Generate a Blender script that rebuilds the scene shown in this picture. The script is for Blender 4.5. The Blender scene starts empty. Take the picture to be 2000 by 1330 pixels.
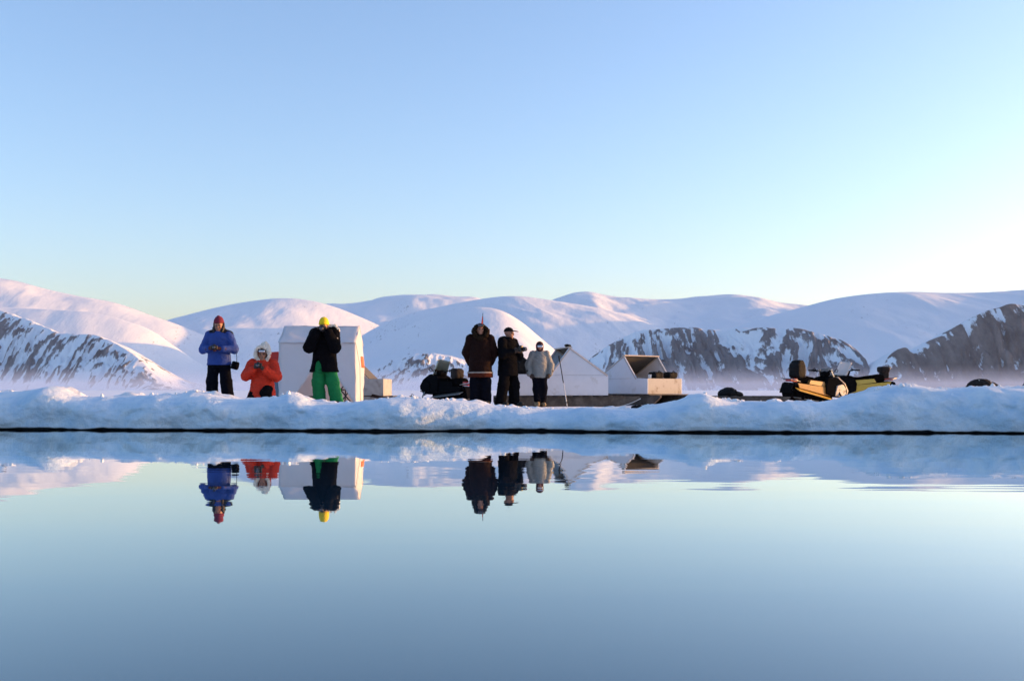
import bpy, bmesh, math, random
import numpy as np
from mathutils import Vector, Matrix

S = bpy.context.scene
C = S.collection
R = math.radians

# ------------------------------------------------------------------ camera
CAM_H = 0.545                      # eye just above the water
HORIZON = 762.0                    # row of the horizon in a 2000 x 1330 frame
FOC = 2000.0                       # focal length in those pixels
cd = bpy.data.cameras.new('camera'); cam = bpy.data.objects.new('camera', cd); C.objects.link(cam)
cam.location = (0, 0, CAM_H); cam.rotation_euler = (R(90), 0, 0)
cd.sensor_width = 36; cd.lens = 36.0 * FOC / 2000.0
cd.shift_y = (HORIZON - 665.0) / 2000.0
cd.clip_start = 0.1; cd.clip_end = 60000
S.camera = cam

# ------------------------------------------------------------------ light
SUN_AZ, SUN_EL = 77.0, 6.5         # degrees from the view axis to the right; elevation
w = bpy.data.worlds.new('World'); S.world = w; w.use_nodes = True
nt = w.node_tree; bg = nt.nodes['Background']
sky = nt.nodes.new('ShaderNodeTexSky'); sky.sky_type = 'NISHITA'; sky.sun_disc = False
sky.sun_elevation = R(SUN_EL); sky.sun_rotation = R(SUN_AZ)
sky.altitude = 0; sky.air_density = 1.0; sky.dust_density = 1.5; sky.ozone_density = 2.8
wb = nt.nodes.new('ShaderNodeMix'); wb.data_type = 'RGBA'; wb.blend_type = 'MULTIPLY'; wb.inputs[0].default_value = 1.0
wb.inputs[7].default_value = (1.10, 0.955, 0.97, 1)      # even colour balance of the whole sky
nt.links.new(sky.outputs[0], wb.inputs[6]); nt.links.new(wb.outputs[2], bg.inputs[0]); bg.inputs[1].default_value = 0.15
sl = bpy.data.lights.new('sun', 'SUN'); sun = bpy.data.objects.new('sun', sl); C.objects.link(sun)
sl.energy = 2.3; sl.angle = R(0.55); sl.color = (1.0, 0.49, 0.13)
sd = Vector((math.cos(R(SUN_EL)) * math.sin(R(SUN_AZ)), math.cos(R(SUN_EL)) * math.cos(R(SUN_AZ)), math.sin(R(SUN_EL))))
sun.rotation_euler = (-sd).to_track_quat('-Z', 'Y').to_euler()
sun.location = sd * 60
vs = S.view_settings; vs.view_transform = 'Standard'; vs.look = 'None'; vs.gamma = 1.0; vs.use_curve_mapping = False
vs.exposure = 1.74
S.cycles.max_bounces = 8; S.cycles.diffuse_bounces = 4; S.cycles.glossy_bounces = 4; S.cycles.transmission_bounces = 6
S.cycles.volume_bounces = 1; S.cycles.transparent_max_bounces = 12
S.cycles.use_denoising = True; S.cycles.caustics_reflective = False; S.cycles.caustics_refractive = False

# ------------------------------------------------------------------ helpers
def at(px, Y):                     # world X of a bearing (given as a column of the 2000 px frame) at distance Y
    return (px - 1000.0) / FOC * Y

def tag(o, label=None, cat=None, group=None, kind=None):
    if label: o['label'] = label
    if cat: o['category'] = cat
    if group: o['group'] = group
    if kind: o['kind'] = kind
    return o

def thing(name, label, cat, loc=(0, 0, 0), rz=0.0, group=None):
    o = bpy.data.objects.new(name, None); C.objects.link(o)
    o.empty_display_size = 0.1
    o.location = loc; o.rotation_euler = (0, 0, rz)
    return tag(o, label, cat, group)

def link(name, me, mats, parent=None):
    o = bpy.data.objects.new(name, me); C.objects.link(o)
    if parent is not None: o.parent = parent
    if mats is not None:
        for m in (mats if isinstance(mats, (list, tuple)) else [mats]):
            me.materials.append(m)
    return o

def np_mesh(name, V, Q, smooth=True):
    V = np.asarray(V, np.float32); Q = np.asarray(Q, np.int32)
    me = bpy.data.meshes.new(name)
    n = Q.shape[1]
    me.vertices.add(len(V)); me.vertices.foreach_set('co', V.ravel())
    me.loops.add(Q.size); me.loops.foreach_set('vertex_index', Q.ravel())
    me.polygons.add(len(Q)); me.polygons.foreach_set('loop_start', np.arange(0, Q.size, n, dtype=np.int32))
    me.polygons.foreach_set('use_smooth', np.full(len(Q), smooth))
    me.update(calc_edges=True); me.validate()
    return me

def grid_quads(nr, nc):
    i = np.arange(nr - 1)[:, None] * nc + np.arange(nc - 1)[None, :]
    i = i.ravel()
    return np.stack([i, i + 1, i + nc + 1, i + nc], 1)

def _hash(ix, iy, iz, seed):
    h = (ix.astype(np.int64) * 374761393 + iy.astype(np.int64) * 668265263 + iz.astype(np.int64) * 2147483647 + seed * 974634777) & 0xFFFFFFFF
    h = ((h ^ (h >> 13)) * 1274126177) & 0xFFFFFFFF
    h = ((h ^ (h >> 16)) * 2246822519) & 0xFFFFFFFF
    h = h ^ (h >> 15)
    return (h & 0xFFFFFF).astype(np.float64) / 0xFFFFFF * 2 - 1

def noise(x, y, z=None, seed=0):   # smooth value noise in -1..1
    x = np.asarray(x, float); y = np.asarray(y, float)
    x, y = np.broadcast_arrays(x, y)
    fx = np.floor(x); fy = np.floor(y); tx = x - fx; ty = y - fy
    tx = tx * tx * tx * (tx * (tx * 6 - 15) + 10); ty = ty * ty * ty * (ty * (ty * 6 - 15) + 10)
    if z is None:
        zz = np.zeros_like(fx)
        a = _hash(fx, fy, zz, seed); b = _hash(fx + 1, fy, zz, seed); c = _hash(fx, fy + 1, zz, seed); d = _hash(fx + 1, fy + 1, zz, seed)
        return (a + (b - a) * tx) * (1 - ty) + (c + (d - c) * tx) * ty
    z = np.broadcast_to(np.asarray(z, float), x.shape)
    fz = np.floor(z); tz = z - fz; tz = tz * tz * (3 - 2 * tz)
    r = 0
    for k in (0, 1):
        a = _hash(fx, fy, fz + k, seed); b = _hash(fx + 1, fy, fz + k, seed); c = _hash(fx, fy + 1, fz + k, seed); d = _hash(fx + 1, fy + 1, fz + k, seed)
        v = (a + (b - a) * tx) * (1 - ty) + (c + (d - c) * tx) * ty
        r = r + v * (tz if k else 1 - tz)
    return r

def fbm(x, y, z=None, octv=4, seed=0, gain=0.5):
    s = 0; a = 1.0; f = 1.0; t = 0
    for o in range(octv):
        s = s + a * noise(x * f, y * f, None if z is None else z * f, seed + o * 17); t += a
        a *= gain; f *= 2.03
    return s / t

def sstep(a, b, x):
    t = np.clip((x - a) / (b - a), 0, 1); return t * t * (3 - 2 * t)

def smooth_curve(pts, x):          # monotone-ish cubic (Catmull-Rom) through points
    px = np.array([p[0] for p in pts], float); py = np.array([p[1] for p in pts], float)
    m = np.gradient(py, px)
    x = np.clip(x, px[0], px[-1])
    i = np.clip(np.searchsorted(px, x) - 1, 0, len(px) - 2)
    h = px[i + 1] - px[i]; t = (x - px[i]) / h
    return ((2*t**3 - 3*t**2 + 1) * py[i] + (t**3 - 2*t**2 + t) * h * m[i] + (-2*t**3 + 3*t**2) * py[i+1] + (t**3 - t**2) * h * m[i+1])

# ------------------------------------------------------------------ materials
def nodes_of(m):
    m.use_nodes = True
    t = m.node_tree
    return t, t.nodes['Principled BSDF']

def mat(name, col, rough=0.6, var=0.12, scale=30.0, bump=0.0, bscale=None, metal=0.0, spec=0.5, stain=None, coat=0.0, sheen=0.0):
    m = bpy.data.materials.new(name); t, b = nodes_of(m)
    N = t.nodes.new
    tc = N('ShaderNodeTexCoord'); nz = N('ShaderNodeTexNoise'); nz.inputs['Scale'].default_value = scale
    nz.inputs['Detail'].default_value = 5; nz.inputs['Roughness'].default_value = 0.6
    t.links.new(tc.outputs['Object'], nz.inputs['Vector'])
    mx = N('ShaderNodeMix'); mx.data_type = 'RGBA'
    mx.inputs[6].default_value = (*[max(0, c * (1 - var)) for c in col], 1); mx.inputs[7].default_value = (*[min(1, c * (1 + var)) for c in col], 1)
    t.links.new(nz.outputs[0], mx.inputs[0])
    out = mx.outputs[2]
    if stain:                       # (colour, scale, low, high): worn or dirty patches
        n2 = N('ShaderNodeTexNoise'); n2.inputs['Scale'].default_value = stain[1]; n2.inputs['Detail'].default_value = 7; n2.inputs['Roughness'].default_value = 0.65
        t.links.new(tc.outputs['Object'], n2.inputs['Vector'])
        mr = N('ShaderNodeMapRange'); mr.inputs[1].default_value = stain[2]; mr.inputs[2].default_value = stain[3]
        t.links.new(n2.outputs[0], mr.inputs[0])
        m2 = N('ShaderNodeMix'); m2.data_type = 'RGBA'; m2.inputs[7].default_value = (*stain[0], 1)
        t.links.new(mr.outputs[0], m2.inputs[0]); t.links.new(out, m2.inputs[6]); out = m2.outputs[2]
    t.links.new(out, b.inputs['Base Color'])
    b.inputs['Roughness'].default_value = rough; b.inputs['Metallic'].default_value = metal
    b.inputs['Specular IOR Level'].default_value = spec; b.inputs['Coat Weight'].default_value = coat
    b.inputs['Sheen Weight'].default_value = sheen
    if bump > 0:
        n3 = N('ShaderNodeTexNoise'); n3.inputs['Scale'].default_value = bscale or scale; n3.inputs['Detail'].default_value = 4
        t.links.new(tc.outputs['Object'], n3.inputs['Vector'])
        bp = N('ShaderNodeBump'); bp.inputs['Strength'].default_value = 0.6; bp.inputs['Distance'].default_value = bump
        t.links.new(n3.outputs[0], bp.inputs['Height']); t.links.new(bp.outputs[0], b.inputs['Normal'])
    return m

def ramp_mix(t, fac, a, b):
    mx = t.nodes.new('ShaderNodeMix'); mx.data_type = 'RGBA'
    if fac is not None: t.links.new(fac, mx.inputs[0])
    for k, v in ((6, a), (7, b)):
        if isinstance(v, tuple): mx.inputs[k].default_value = (*v, 1)
        else: t.links.new(v, mx.inputs[k])
    return mx.outputs[2]

def noise_node(t, vec, scale, detail=5, rough=0.6, lo=None, hi=None):
    n = t.nodes.new('ShaderNodeTexNoise'); n.inputs['Scale'].default_value = scale; n.inputs['Detail'].default_value = detail; n.inputs['Roughness'].default_value = rough
    if vec is not None: t.links.new(vec, n.inputs['Vector'])
    if lo is None: return n.outputs[0]
    mr = t.nodes.new('ShaderNodeMapRange'); mr.inputs[1].default_value = lo; mr.inputs[2].default_value = hi
    t.links.new(n.outputs[0], mr.inputs[0]); return mr.outputs[0]

def snow_ice_material():
    # wind-packed snow; the bank is dense bluish ice in irregular patches, wet in the waterline notch, where undercut shade is painted in dark too
    m = bpy.data.materials.new('sea_ice_snow'); t, b = nodes_of(m)
    tc = t.nodes.new('ShaderNodeTexCoord'); v = tc.outputs['Object']
    at_ = t.nodes.new('ShaderNodeAttribute'); at_.attribute_name = 'ice'
    sp = t.nodes.new('ShaderNodeSeparateColor'); t.links.new(at_.outputs['Color'], sp.inputs[0])
    base = ramp_mix(t, noise_node(t, v, 1.3), (0.80, 0.83, 0.88), (0.90, 0.91, 0.93))
    icy = ramp_mix(t, noise_node(t, v, 2.2, 7, 0.62, 0.38, 0.62), (0.50, 0.67, 0.83), (0.76, 0.84, 0.91))
    mu = t.nodes.new('ShaderNodeMath'); mu.operation = 'MULTIPLY'
    t.links.new(sp.outputs[0], mu.inputs[0]); t.links.new(noise_node(t, v, 3.1, 5, 0.6, 0.15, 0.5), mu.inputs[1])
    c1 = ramp_mix(t, mu.outputs[0], base, icy)
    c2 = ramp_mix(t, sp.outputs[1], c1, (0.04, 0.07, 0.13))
    t.links.new(c2, b.inputs['Base Color'])
    b.inputs['Roughness'].default_value = 0.75; b.inputs['Specular IOR Level'].default_value = 0.2
    bp = t.nodes.new('ShaderNodeBump'); bp.inputs['Strength'].default_value = 0.9; bp.inputs['Distance'].default_value = 0.035
    t.links.new(noise_node(t, v, 11.0, 7, 0.7), bp.inputs['Height']); t.links.new(bp.outputs[0], b.inputs['Normal'])
    return m

def mountain_material(name='mountain_snow_rock', ra=(0.075, 0.075, 0.085), rb=(0.22, 0.205, 0.21)):
    m = bpy.data.materials.new(name); t, b = nodes_of(m)
    tc = t.nodes.new('ShaderNodeTexCoord'); v = tc.outputs['Object']
    at_ = t.nodes.new('ShaderNodeAttribute'); at_.attribute_name = 'rock'
    # fine break-up of the rock edge, drawn out down the slope
    mp = t.nodes.new('ShaderNodeMapping'); mp.inputs['Scale'].default_value = (1, 0.3, 0.4); t.links.new(v, mp.inputs[0])
    n = noise_node(t, mp.outputs[0], 0.085, 9, 0.72)
    ad = t.nodes.new('ShaderNodeMath'); ad.operation = 'MULTIPLY_ADD'; ad.inputs[1].default_value = 1.7; ad.inputs[2].default_value = -0.85
    t.links.new(n, ad.inputs[0])
    su = t.nodes.new('ShaderNodeMath'); su.operation = 'ADD'; t.links.new(ad.outputs[0], su.inputs[0]); t.links.new(at_.outputs['Fac'], su.inputs[1])
    mr = t.nodes.new('ShaderNodeMapRange'); mr.inputs[1].default_value = 0.40; mr.inputs[2].default_value = 0.60; t.links.new(su.outputs[0], mr.inputs[0])
    snow = ramp_mix(t, noise_node(t, v, 0.004), (0.70, 0.73, 0.78), (0.80, 0.82, 0.85))
    rock = ramp_mix(t, noise_node(t, mp.outputs[0], 0.03, 6, 0.65, 0.3, 0.7), ra, rb)
    t.links.new(ramp_mix(t, mr.outputs[0], snow, rock), b.inputs['Base Color'])
    b.inputs['Roughness'].default_value = 0.9; b.inputs['Specular IOR Level'].default_value = 0.1
    bp = t.nodes.new('ShaderNodeBump'); bp.inputs['Strength'].default_value = 0.5; bp.inputs['Distance'].default_value = 8.0
    t.links.new(noise_node(t, mp.outputs[0], 0.02, 7, 0.6), bp.inputs['Height'])
    t.links.new(bp.outputs[0], b.inputs['Normal'])
    return m

def water_material():
    m = bpy.data.materials.new('calm_sea_water'); t, b = nodes_of(m)
    t.nodes.remove(b)
    df_ = t.nodes.new('ShaderNodeBsdfDiffuse'); df_.inputs[0].default_value = (0.012, 0.045, 0.085, 1)
    gl = t.nodes.new('ShaderNodeBsdfGlossy'); gl.inputs['Roughness'].default_value = 0.012; gl.inputs[0].default_value = (0.94, 0.98, 0.97, 1)
    fr_ = t.nodes.new('ShaderNodeFresnel'); fr_.inputs[0].default_value = 1.333
    pw_ = t.nodes.new('ShaderNodeMath'); pw_.operation = 'POWER'; pw_.inputs[1].default_value = 0.95; t.links.new(fr_.outputs[0], pw_.inputs[0])
    ml = t.nodes.new('ShaderNodeMath'); ml.operation = 'MULTIPLY'; ml.inputs[1].default_value = 1.45; ml.use_clamp = True; t.links.new(pw_.outputs[0], ml.inputs[0])
    mx_ = t.nodes.new('ShaderNodeMixShader'); t.links.new(ml.outputs[0], mx_.inputs[0]); t.links.new(df_.outputs[0], mx_.inputs[1]); t.links.new(gl.outputs[0], mx_.inputs[2])
    t.links.new(mx_.outputs[0], t.nodes['Material Output'].inputs[0])
    tc = t.nodes.new('ShaderNodeTexCoord')
    def layer(sx, sy, sc, det):
        mp = t.nodes.new('ShaderNodeMapping'); mp.inputs['Scale'].default_value = (sx, sy, 1); mp.inputs['Rotation'].default_value = (0, 0, R(4))
        t.links.new(tc.outputs['Object'], mp.inputs[0])
        return noise_node(t, mp.outputs[0], sc, det, 0.45)
    a = layer(0.22, 0.85, 0.55, 1); c = layer(0.5, 2.6, 1.3, 2)
    k = t.nodes.new('ShaderNodeMath'); k.operation = 'MULTIPLY_ADD'; k.inputs[1].default_value = 0.09
    t.links.new(c, k.inputs[0]); t.links.new(a, k.inputs[2])
    bp = t.nodes.new('ShaderNodeBump'); bp.inputs['Strength'].default_value = 1.0; bp.inputs['Distance'].default_value = WAVE
    mk = t.nodes.new('ShaderNodeMapRange'); mk.inputs[1].default_value = 0.35; mk.inputs[2].default_value = 0.65; mk.inputs[3].default_value = 0.35; mk.inputs[4].default_value = 1.15
    t.links.new(layer(0.05, 0.25, 1.0, 2), mk.inputs[0]); t.links.new(mk.outputs[0], bp.inputs['Strength'])
    t.links.new(k.outputs[0], bp.inputs['Height']); t.links.new(bp.outputs[0], gl.inputs['Normal'])
    return m
WAVE = 0.010

# ------------------------------------------------------------------ water
wm = bpy.data.meshes.new('water')
wm.from_pydata([(-900, -400, 0), (900, -400, 0), (900, 60, 0), (-900, 60, 0)], [], [(0, 1, 2, 3)])
water = link('water', wm, water_material()); tag(water, kind='structure')

# ------------------------------------------------------------------ sea ice: bank along the lead, trampled ground, plain to the hills
LIP = [(-700, 762), (-400, 758), (-200, 768), (0, 765), (60, 763), (85, 757), (100, 755), (120, 758), (150, 772), (200, 774), (250, 773), (300, 771), (345, 769), (380, 764), (420, 772),
       (460, 778), (500, 780), (535, 777), (560, 769), (580, 771), (610, 783), (640, 785), (690, 787), (720, 782), (760, 777), (800, 777),
       (850, 780), (900, 784), (930, 786), (960, 791), (1000, 796), (1050, 799), (1100, 799), (1150, 797), (1200, 797), (1230, 800), (1270, 797),
       (1300, 789), (1330, 780), (1355, 771), (1372, 768), (1400, 776), (1430, 782), (1480, 783), (1520, 785), (1600, 785), (1650, 779),
       (1700, 765), (1730, 757), (1760, 754), (1800, 756), (1850, 760), (1885, 758), (1940, 754), (2000, 757), (2150, 762), (2400, 757), (2700, 764)]
def y_edge(X):
    return 13.45 - 0.105 * np.clip(X, -12, 12) + 0.16 * noise(X / 1.7, 3.1, seed=5) + 0.07 * noise(X / 0.45, 7.7, seed=6)

def ground(X, Y):                   # snow surface behind the bank, above the water
    X = np.asarray(X, float); Y = np.asarray(Y, float)
    z = 0.245 - 0.075 * sstep(20.5, 27.0, Y) - 0.045 * sstep(-1.0, 0.6, X) * sstep(3.2, 2.2, X) * sstep(26, 22, Y)
    return z + 0.018 * fbm(X / 1.1, Y / 1.1, seed=11) + 0.05 * fbm(X / 30, Y / 30, seed=12) * sstep(30, 60, Y)

def gnd(X, Y): return float(ground(np.array([X]), np.array([Y]))[0])

def build_sea_ice():
    c = np.linspace(-10.5, 10.5, 980)
    side = 10.5 + np.cumsum(0.03 * 1.10 ** np.arange(1, 92)); side = side[side < 9000]; side = np.append(side, 9000)
    X = np.concatenate([-side[::-1], c, side]); nc = len(X)
    ye = y_edge(X)
    px = 1000 + X / (ye + 0.5) * FOC
    zc = CAM_H - (smooth_curve(LIP, px) - HORIZON) / FOC * (ye + 0.5)
    rows = []; ice = []
    zb = 0.021 + 0.010 * noise(X / 0.35, 1.5, seed=21) + 0.008 * noise(X / 0.10, 2.5, seed=22)
    def add(Y, Z, a, n): rows.append(np.stack([X, Y, Z], 1)); ice.append(np.stack([np.broadcast_to(a, X.shape), np.broadcast_to(n, X.shape), 0 * X, 0 * X + 1], 1))
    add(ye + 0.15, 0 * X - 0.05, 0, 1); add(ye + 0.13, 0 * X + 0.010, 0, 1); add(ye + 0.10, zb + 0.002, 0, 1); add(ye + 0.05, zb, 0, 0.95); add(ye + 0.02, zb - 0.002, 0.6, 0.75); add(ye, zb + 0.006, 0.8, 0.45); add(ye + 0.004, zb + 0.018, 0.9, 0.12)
    W = 0.62
    for u in np.linspace(0.03, 1, 46):
        a = u * math.pi / 2
        dy = W * (1 - math.cos(a)) ** 1.15
        z = zb + 0.018 + (zc - zb - 0.018) * math.sin(a) ** 0.92
        env = math.sin(min(u * 1.05, 1) * math.pi) ** 0.5
        lump = 0.09 * fbm(X / 0.9, z / 0.35 + 3, octv=3, seed=31) + 0.034 * fbm(X / 0.22, z / 0.16, octv=4, seed=32) + 0.014 * fbm(X / 0.075, z / 0.06, octv=3, seed=34)
        und = -0.05 * math.exp(-((u - 0.12) / 0.12) ** 2)
        add(ye + dy - env * lump + und * 0, z + 0.05 * env * fbm(X / 0.5, z / 0.3 + 9, octv=3, seed=33) * (0.3 + u), 1 - 0.75 * sstep(0.75, 1.0, u), 0)
    d = np.concatenate([np.arange(0.035, 1.6, 0.035), 1.6 + np.cumsum(0.05 * 1.06 ** np.arange(60)), 1.6 + 28 + np.cumsum(2.0 * 1.28 ** np.arange(34))])
    d = d[d < 12000]
    for k in d:
        Y = ye + W + k
        g = ground(X, Y)
        fall = np.exp(-(k / (0.55 + 0.2 * noise(X / 1.3, 4.4, seed=41))) ** 2)
        amp = 0.042 * np.exp(-(k / 1.0) ** 2) + 0.006 * np.exp(-k / 20)
        z = g + (zc - g) * fall
        z = z + amp * (fbm(X / 0.30, Y / 0.30, octv=4, seed=42) + 0.9 * np.maximum(0, fbm(X / 0.12, Y / 0.12, octv=2, seed=43)) + 0.9 * np.maximum(0, fbm(X / 0.45, Y / 0.45, octv=3, seed=44) - 0.15))
        add(Y, z, 0.25 * math.exp(-k), 0)
    V = np.concatenate(rows); n = len(rows)
    me = np_mesh('sea_ice', V, grid_quads(n, nc))
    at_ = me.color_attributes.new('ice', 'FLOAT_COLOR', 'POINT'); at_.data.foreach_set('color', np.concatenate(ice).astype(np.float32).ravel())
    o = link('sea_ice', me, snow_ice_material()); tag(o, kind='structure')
build_sea_ice()

def build_rubble():                 # crumbs of broken snow along the crest of the bank
    rng = np.random.default_rng(5)
    bm = bmesh.new(); bmesh.ops.create_icosphere(bm, subdivisions=2, radius=1.0)
    bv = np.array([v.co[:] for v in bm.verts]); bf = np.array([[v.index for v in f.verts] for f in bm.faces]); bm.free()
    Vs, Fs, n = [], [], 0
    for cx in rng.uniform(-8.5, 8.5, 46):
        for _ in range(rng.integers(2, 9)):
            x = cx + rng.normal(0, 0.16); dy = 0.50 + abs(rng.normal(0, 0.22)); r = 0.007 + 0.024 * rng.random() ** 2.5
            ye = float(y_edge(np.array([x]))[0]); px = 1000 + x / (ye + 0.5) * FOC
            zc = CAM_H - (float(smooth_curve(LIP, np.array([px]))[0]) - HORIZON) / FOC * (ye + 0.5)
            k = max(0.0, dy - 0.62); g = gnd(x, ye + dy); z = g + (zc - g) * math.exp(-(k / 0.55) ** 2)
            d = 1 + 0.35 * fbm(bv[:, 0] * 1.1 + cx, bv[:, 1] * 1.1 + x * 9, bv[:, 2] * 1.1, octv=2, seed=9)
            sc = rng.uniform(0.7, 1.4, 3) * r
            Vs.append(bv * d[:, None] * sc + [x, ye + dy, z + 0.004]); Fs.append(bf + n); n += len(bv)
    o = link('snow_rubble', np_mesh('snow_rubble', np.concatenate(Vs), np.concatenate(Fs), False), bpy.data.materials['sea_ice_snow']); tag(o, kind='stuff')
build_rubble()

# ------------------------------------------------------------------ mountains
MM = mountain_material()
MM_BROWN = mountain_material('brown_cliff_snow_rock', (0.085, 0.070, 0.068), (0.25, 0.20, 0.18))
def mountain(name, prof, Yc, df, db, seed, nc=420, nr=90, pw=1.7, big=0.05, gully=0.0, glen=110.0, rock=None, sway=0.0, skew=None, material=None):
    px = np.linspace(prof[0][0], prof[-1][0], nc)
    prof = [(a, b + 25.0 * float(sstep(680.0, 737.0, b))) for a, b in prof]
    crest = np.maximum((HORIZON - smooth_curve(prof, px)) / FOC * Yc, 0.0) + CAM_H
    YC = np.full(nc, float(Yc)) if skew is None else np.interp(px, [k_[0] for k_ in skew], [k_[1] for k_ in skew])
    crest = (crest - CAM_H) * YC / Yc + CAM_H
    X0 = at(px, YC)
    t = np.concatenate([np.linspace(0, 1, int(nr * 0.75)), 1 + np.linspace(0, 1, nr - int(nr * 0.75) + 1)[1:] ** 1.3])
    T, XX = np.meshgrid(t, X0, indexing='ij'); CR = np.broadcast_to(crest, T.shape)
    hmax = crest.max()
    front = T <= 1
    # the foot of the slope steps back where the crest is low
    d_f = df * (0.35 + 0.65 * CR / hmax)
    Y = YC[None, :] + np.where(front, (T - 1) * d_f, (T - 1) * db)
    XW = XX + sway * (1 - np.minimum(T, 1)) * d_f
    s = np.minimum(T, 1)
    up = 1 - (1 - s) ** pw
    dn = 1 - 0.75 * sstep(1, 2, T) ** 1.0
    H = CR * np.where(front, up, dn)
    env = np.sin(np.clip(s, 0, 1) * math.pi) ** 0.7 * front + 0.0
    H = H * (1 + big * 2.2 * fbm(XW / 520, Y / 520, octv=3, seed=seed) * (env * 0.8 + 0.2 * (T > 1)))
    rk = 0.16 + 0.22 * fbm(XW / 180, Y / 400, octv=4, seed=seed + 9)
    H = H + 0.02 * CR * env * fbm(XW / 130, Y / 260, octv=4, seed=seed + 2) - 0.07 * CR * env * np.abs(fbm(XW / 380 + Y / 900, Y / 1300, octv=4, seed=seed + 4))
    if gully > 0:
        wx = XW + 45 * noise(XW / 160, Y / 160, seed=seed + 3)
        rib = 1 - np.abs(fbm(wx / glen, Y / (glen * 3.2), octv=3, seed=seed + 5)) * 2.4     # 1 on the ribs
        fine = fbm(wx / (glen * 0.28), Y / (glen * 0.8), octv=4, seed=seed + 7)
        H = H + gully * CR * env * (0.55 * rib + 0.3 * fine - 0.35)
        H = H + gully * 0.12 * CR * fbm(XW / 40, Y / 40, octv=3, seed=seed + 8) * sstep(0.0, 0.3, s)
    if rock is not None:
        PX = 1000 + XW / Y * FOC
        rk = rock(PX, s, T, rib, fine, XW, Y, H)
    H = H * sstep(0, 0.02, T) - 3.0 * (T < 0.001)
    V = np.stack([XW, Y, H], -1).reshape(-1, 3)
    me = np_mesh(name, V, grid_quads(len(t), nc))
    a = me.attributes.new('rock', 'FLOAT', 'POINT'); a.data.foreach_set('value', rk.astype(np.float32).ravel())
    o = link(name, me, material or MM); tag(o, kind='structure')
    return o

def rock_left(PX, s, T, rib, fine, X, Y, H):
    return 0.43 + 0.6 * (rib - 0.55) + 0.75 * fine + 0.35 * fbm(X / 140, Y / 250, octv=2, seed=77) - 0.5 * sstep(0.15, 0.0, s) - 0.30 * sstep(0.85, 1.0, T) + 0.14 * sstep(150, 260, PX)
def rock_mid(PX, s, T, rib, fine, X, Y, H):
    return 0.68 + 0.75 * (rib - 0.5) + 0.70 * fine + 0.2 * fbm(X / 60, Y / 30, octv=2, seed=78) - 0.4 * sstep(0.10, 0.0, s) - 0.8 * sstep(1.0, 1.03, T) - 0.25 * sstep(0.55, 1.0, s) - 0.22 * sstep(1230, 1130, PX) + 0.16 * sstep(0.6, 0.3, s)
def rock_right(PX, s, T, rib, fine, X, Y, H):
    return 1.10 + 0.40 * (rib - 0.5) + 0.60 * fine - 0.5 * sstep(0.06, 0.0, s) - 0.8 * sstep(1.03, 1.08, T) - 0.42 * sstep(0.70, 1.0, s)
def rock_small(PX, s, T, rib, fine, X, Y, H):
    return 0.46 + 0.5 * (rib - 0.55) + 0.7 * fine - 0.5 * sstep(0.2, 0.0, s) - 0.4 * sstep(0.7, 1.0, T)

mountain('far_hills', [(450, 660), (520, 640), (600, 605), (690, 592), (780, 579), (830, 576), (880, 580), (930, 586), (1000, 596), (1060, 594), (1100, 581), (1130, 573), (1150, 572), (1180, 578),
    (1240, 583), (1320, 584), (1380, 578), (1430, 575), (1470, 579), (1520, 590), (1565, 600), (1650, 625), (1900, 690), (2200, 737)], 7000, 2200, 1500, 101, 460, 90, 1.3, 0.10)
mountain('shaded_hill', [(60, 737), (150, 690), (250, 655), (330, 626), (370, 614), (440, 597), (500, 587), (540, 583), (570, 583), (610, 588), (660, 602), (710, 622), (760, 645), (850, 690), (950, 737)], 5600, 1700, 900, 202, 420, 90, 1.12, 0.02, sway=-0.15)
mountain('rounded_hill', [(640, 700), (700, 660), (750, 632), (800, 613), (870, 597), (930, 586), (985, 579), (1020, 579), (1060, 584), (1100, 590), (1160, 600), (1220, 615), (1260, 630), (1285, 642), (1330, 668), (1400, 705), (1500, 737)], 5000, 1300, 900, 303, 420, 100, 1.25, 0.05, sway=0.2)
mountain('right_snow_mountain', [(1000, 737), (1150, 705), (1300, 675), (1400, 652), (1500, 618), (1560, 602), (1640, 582), (1700, 574), (1780, 570), (1850, 572), (1920, 571), (2000, 566), (2200, 550), (2600, 560), (3000, 600), (3300, 660)], 4800, 1500, 1500, 404, 520, 100, 1.3, 0.035, sway=-0.2)
mountain('left_snow_mountain', [(-1200, 520), (-700, 505), (-400, 520), (0, 548), (60, 557), (100, 567), (160, 580), (230, 597), (290, 617), (335, 633), (420, 668), (560, 712), (700, 737)], 4600, 1300, 900, 505, 420, 100, 1.3, 0.12)
mountain('sunlit_hill', [(560, 737), (620, 722), (680, 695), (760, 655), (830, 622), (890, 605), (940, 600), (980, 607), (1020, 630), (1050, 655), (1080, 680), (1130, 708), (1200, 737)], 4000, 900, 600, 606, 360, 100, 1.2, 0.10, sway=0.15)
mountain('sunlit_shoulder', [(-1200, 570), (-500, 580), (0, 600), (60, 603), (100, 605), (180, 611), (240, 625), (297, 648), (330, 672), (420, 715), (500, 737)], 3900, 600, 500, 707, 340, 100, 1.4, 0.09)
mountain('left_rocky_slope', [(-1200, 585), (-500, 590), (-200, 596), (0, 608), (60, 628), (120, 651), (150, 654), (175, 653), (200, 660), (260, 690), (310, 718), (335, 731), (370, 737)], 2900, 330, 500, 808, 900, 150, 1.35, 0.03, 0.2, 36, rock_left, skew=[(-1200, 4200), (0, 3500), (370, 2500)])
mountain('small_rocky_hill', [(600, 737), (660, 730), (700, 720), (740, 705), (790, 692), (830, 688), (880, 692), (930, 703), (980, 718), (1060, 737)], 3300, 260, 400, 909, 500, 110, 1.4, 0.03, 0.2, 44, rock_small)
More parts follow.
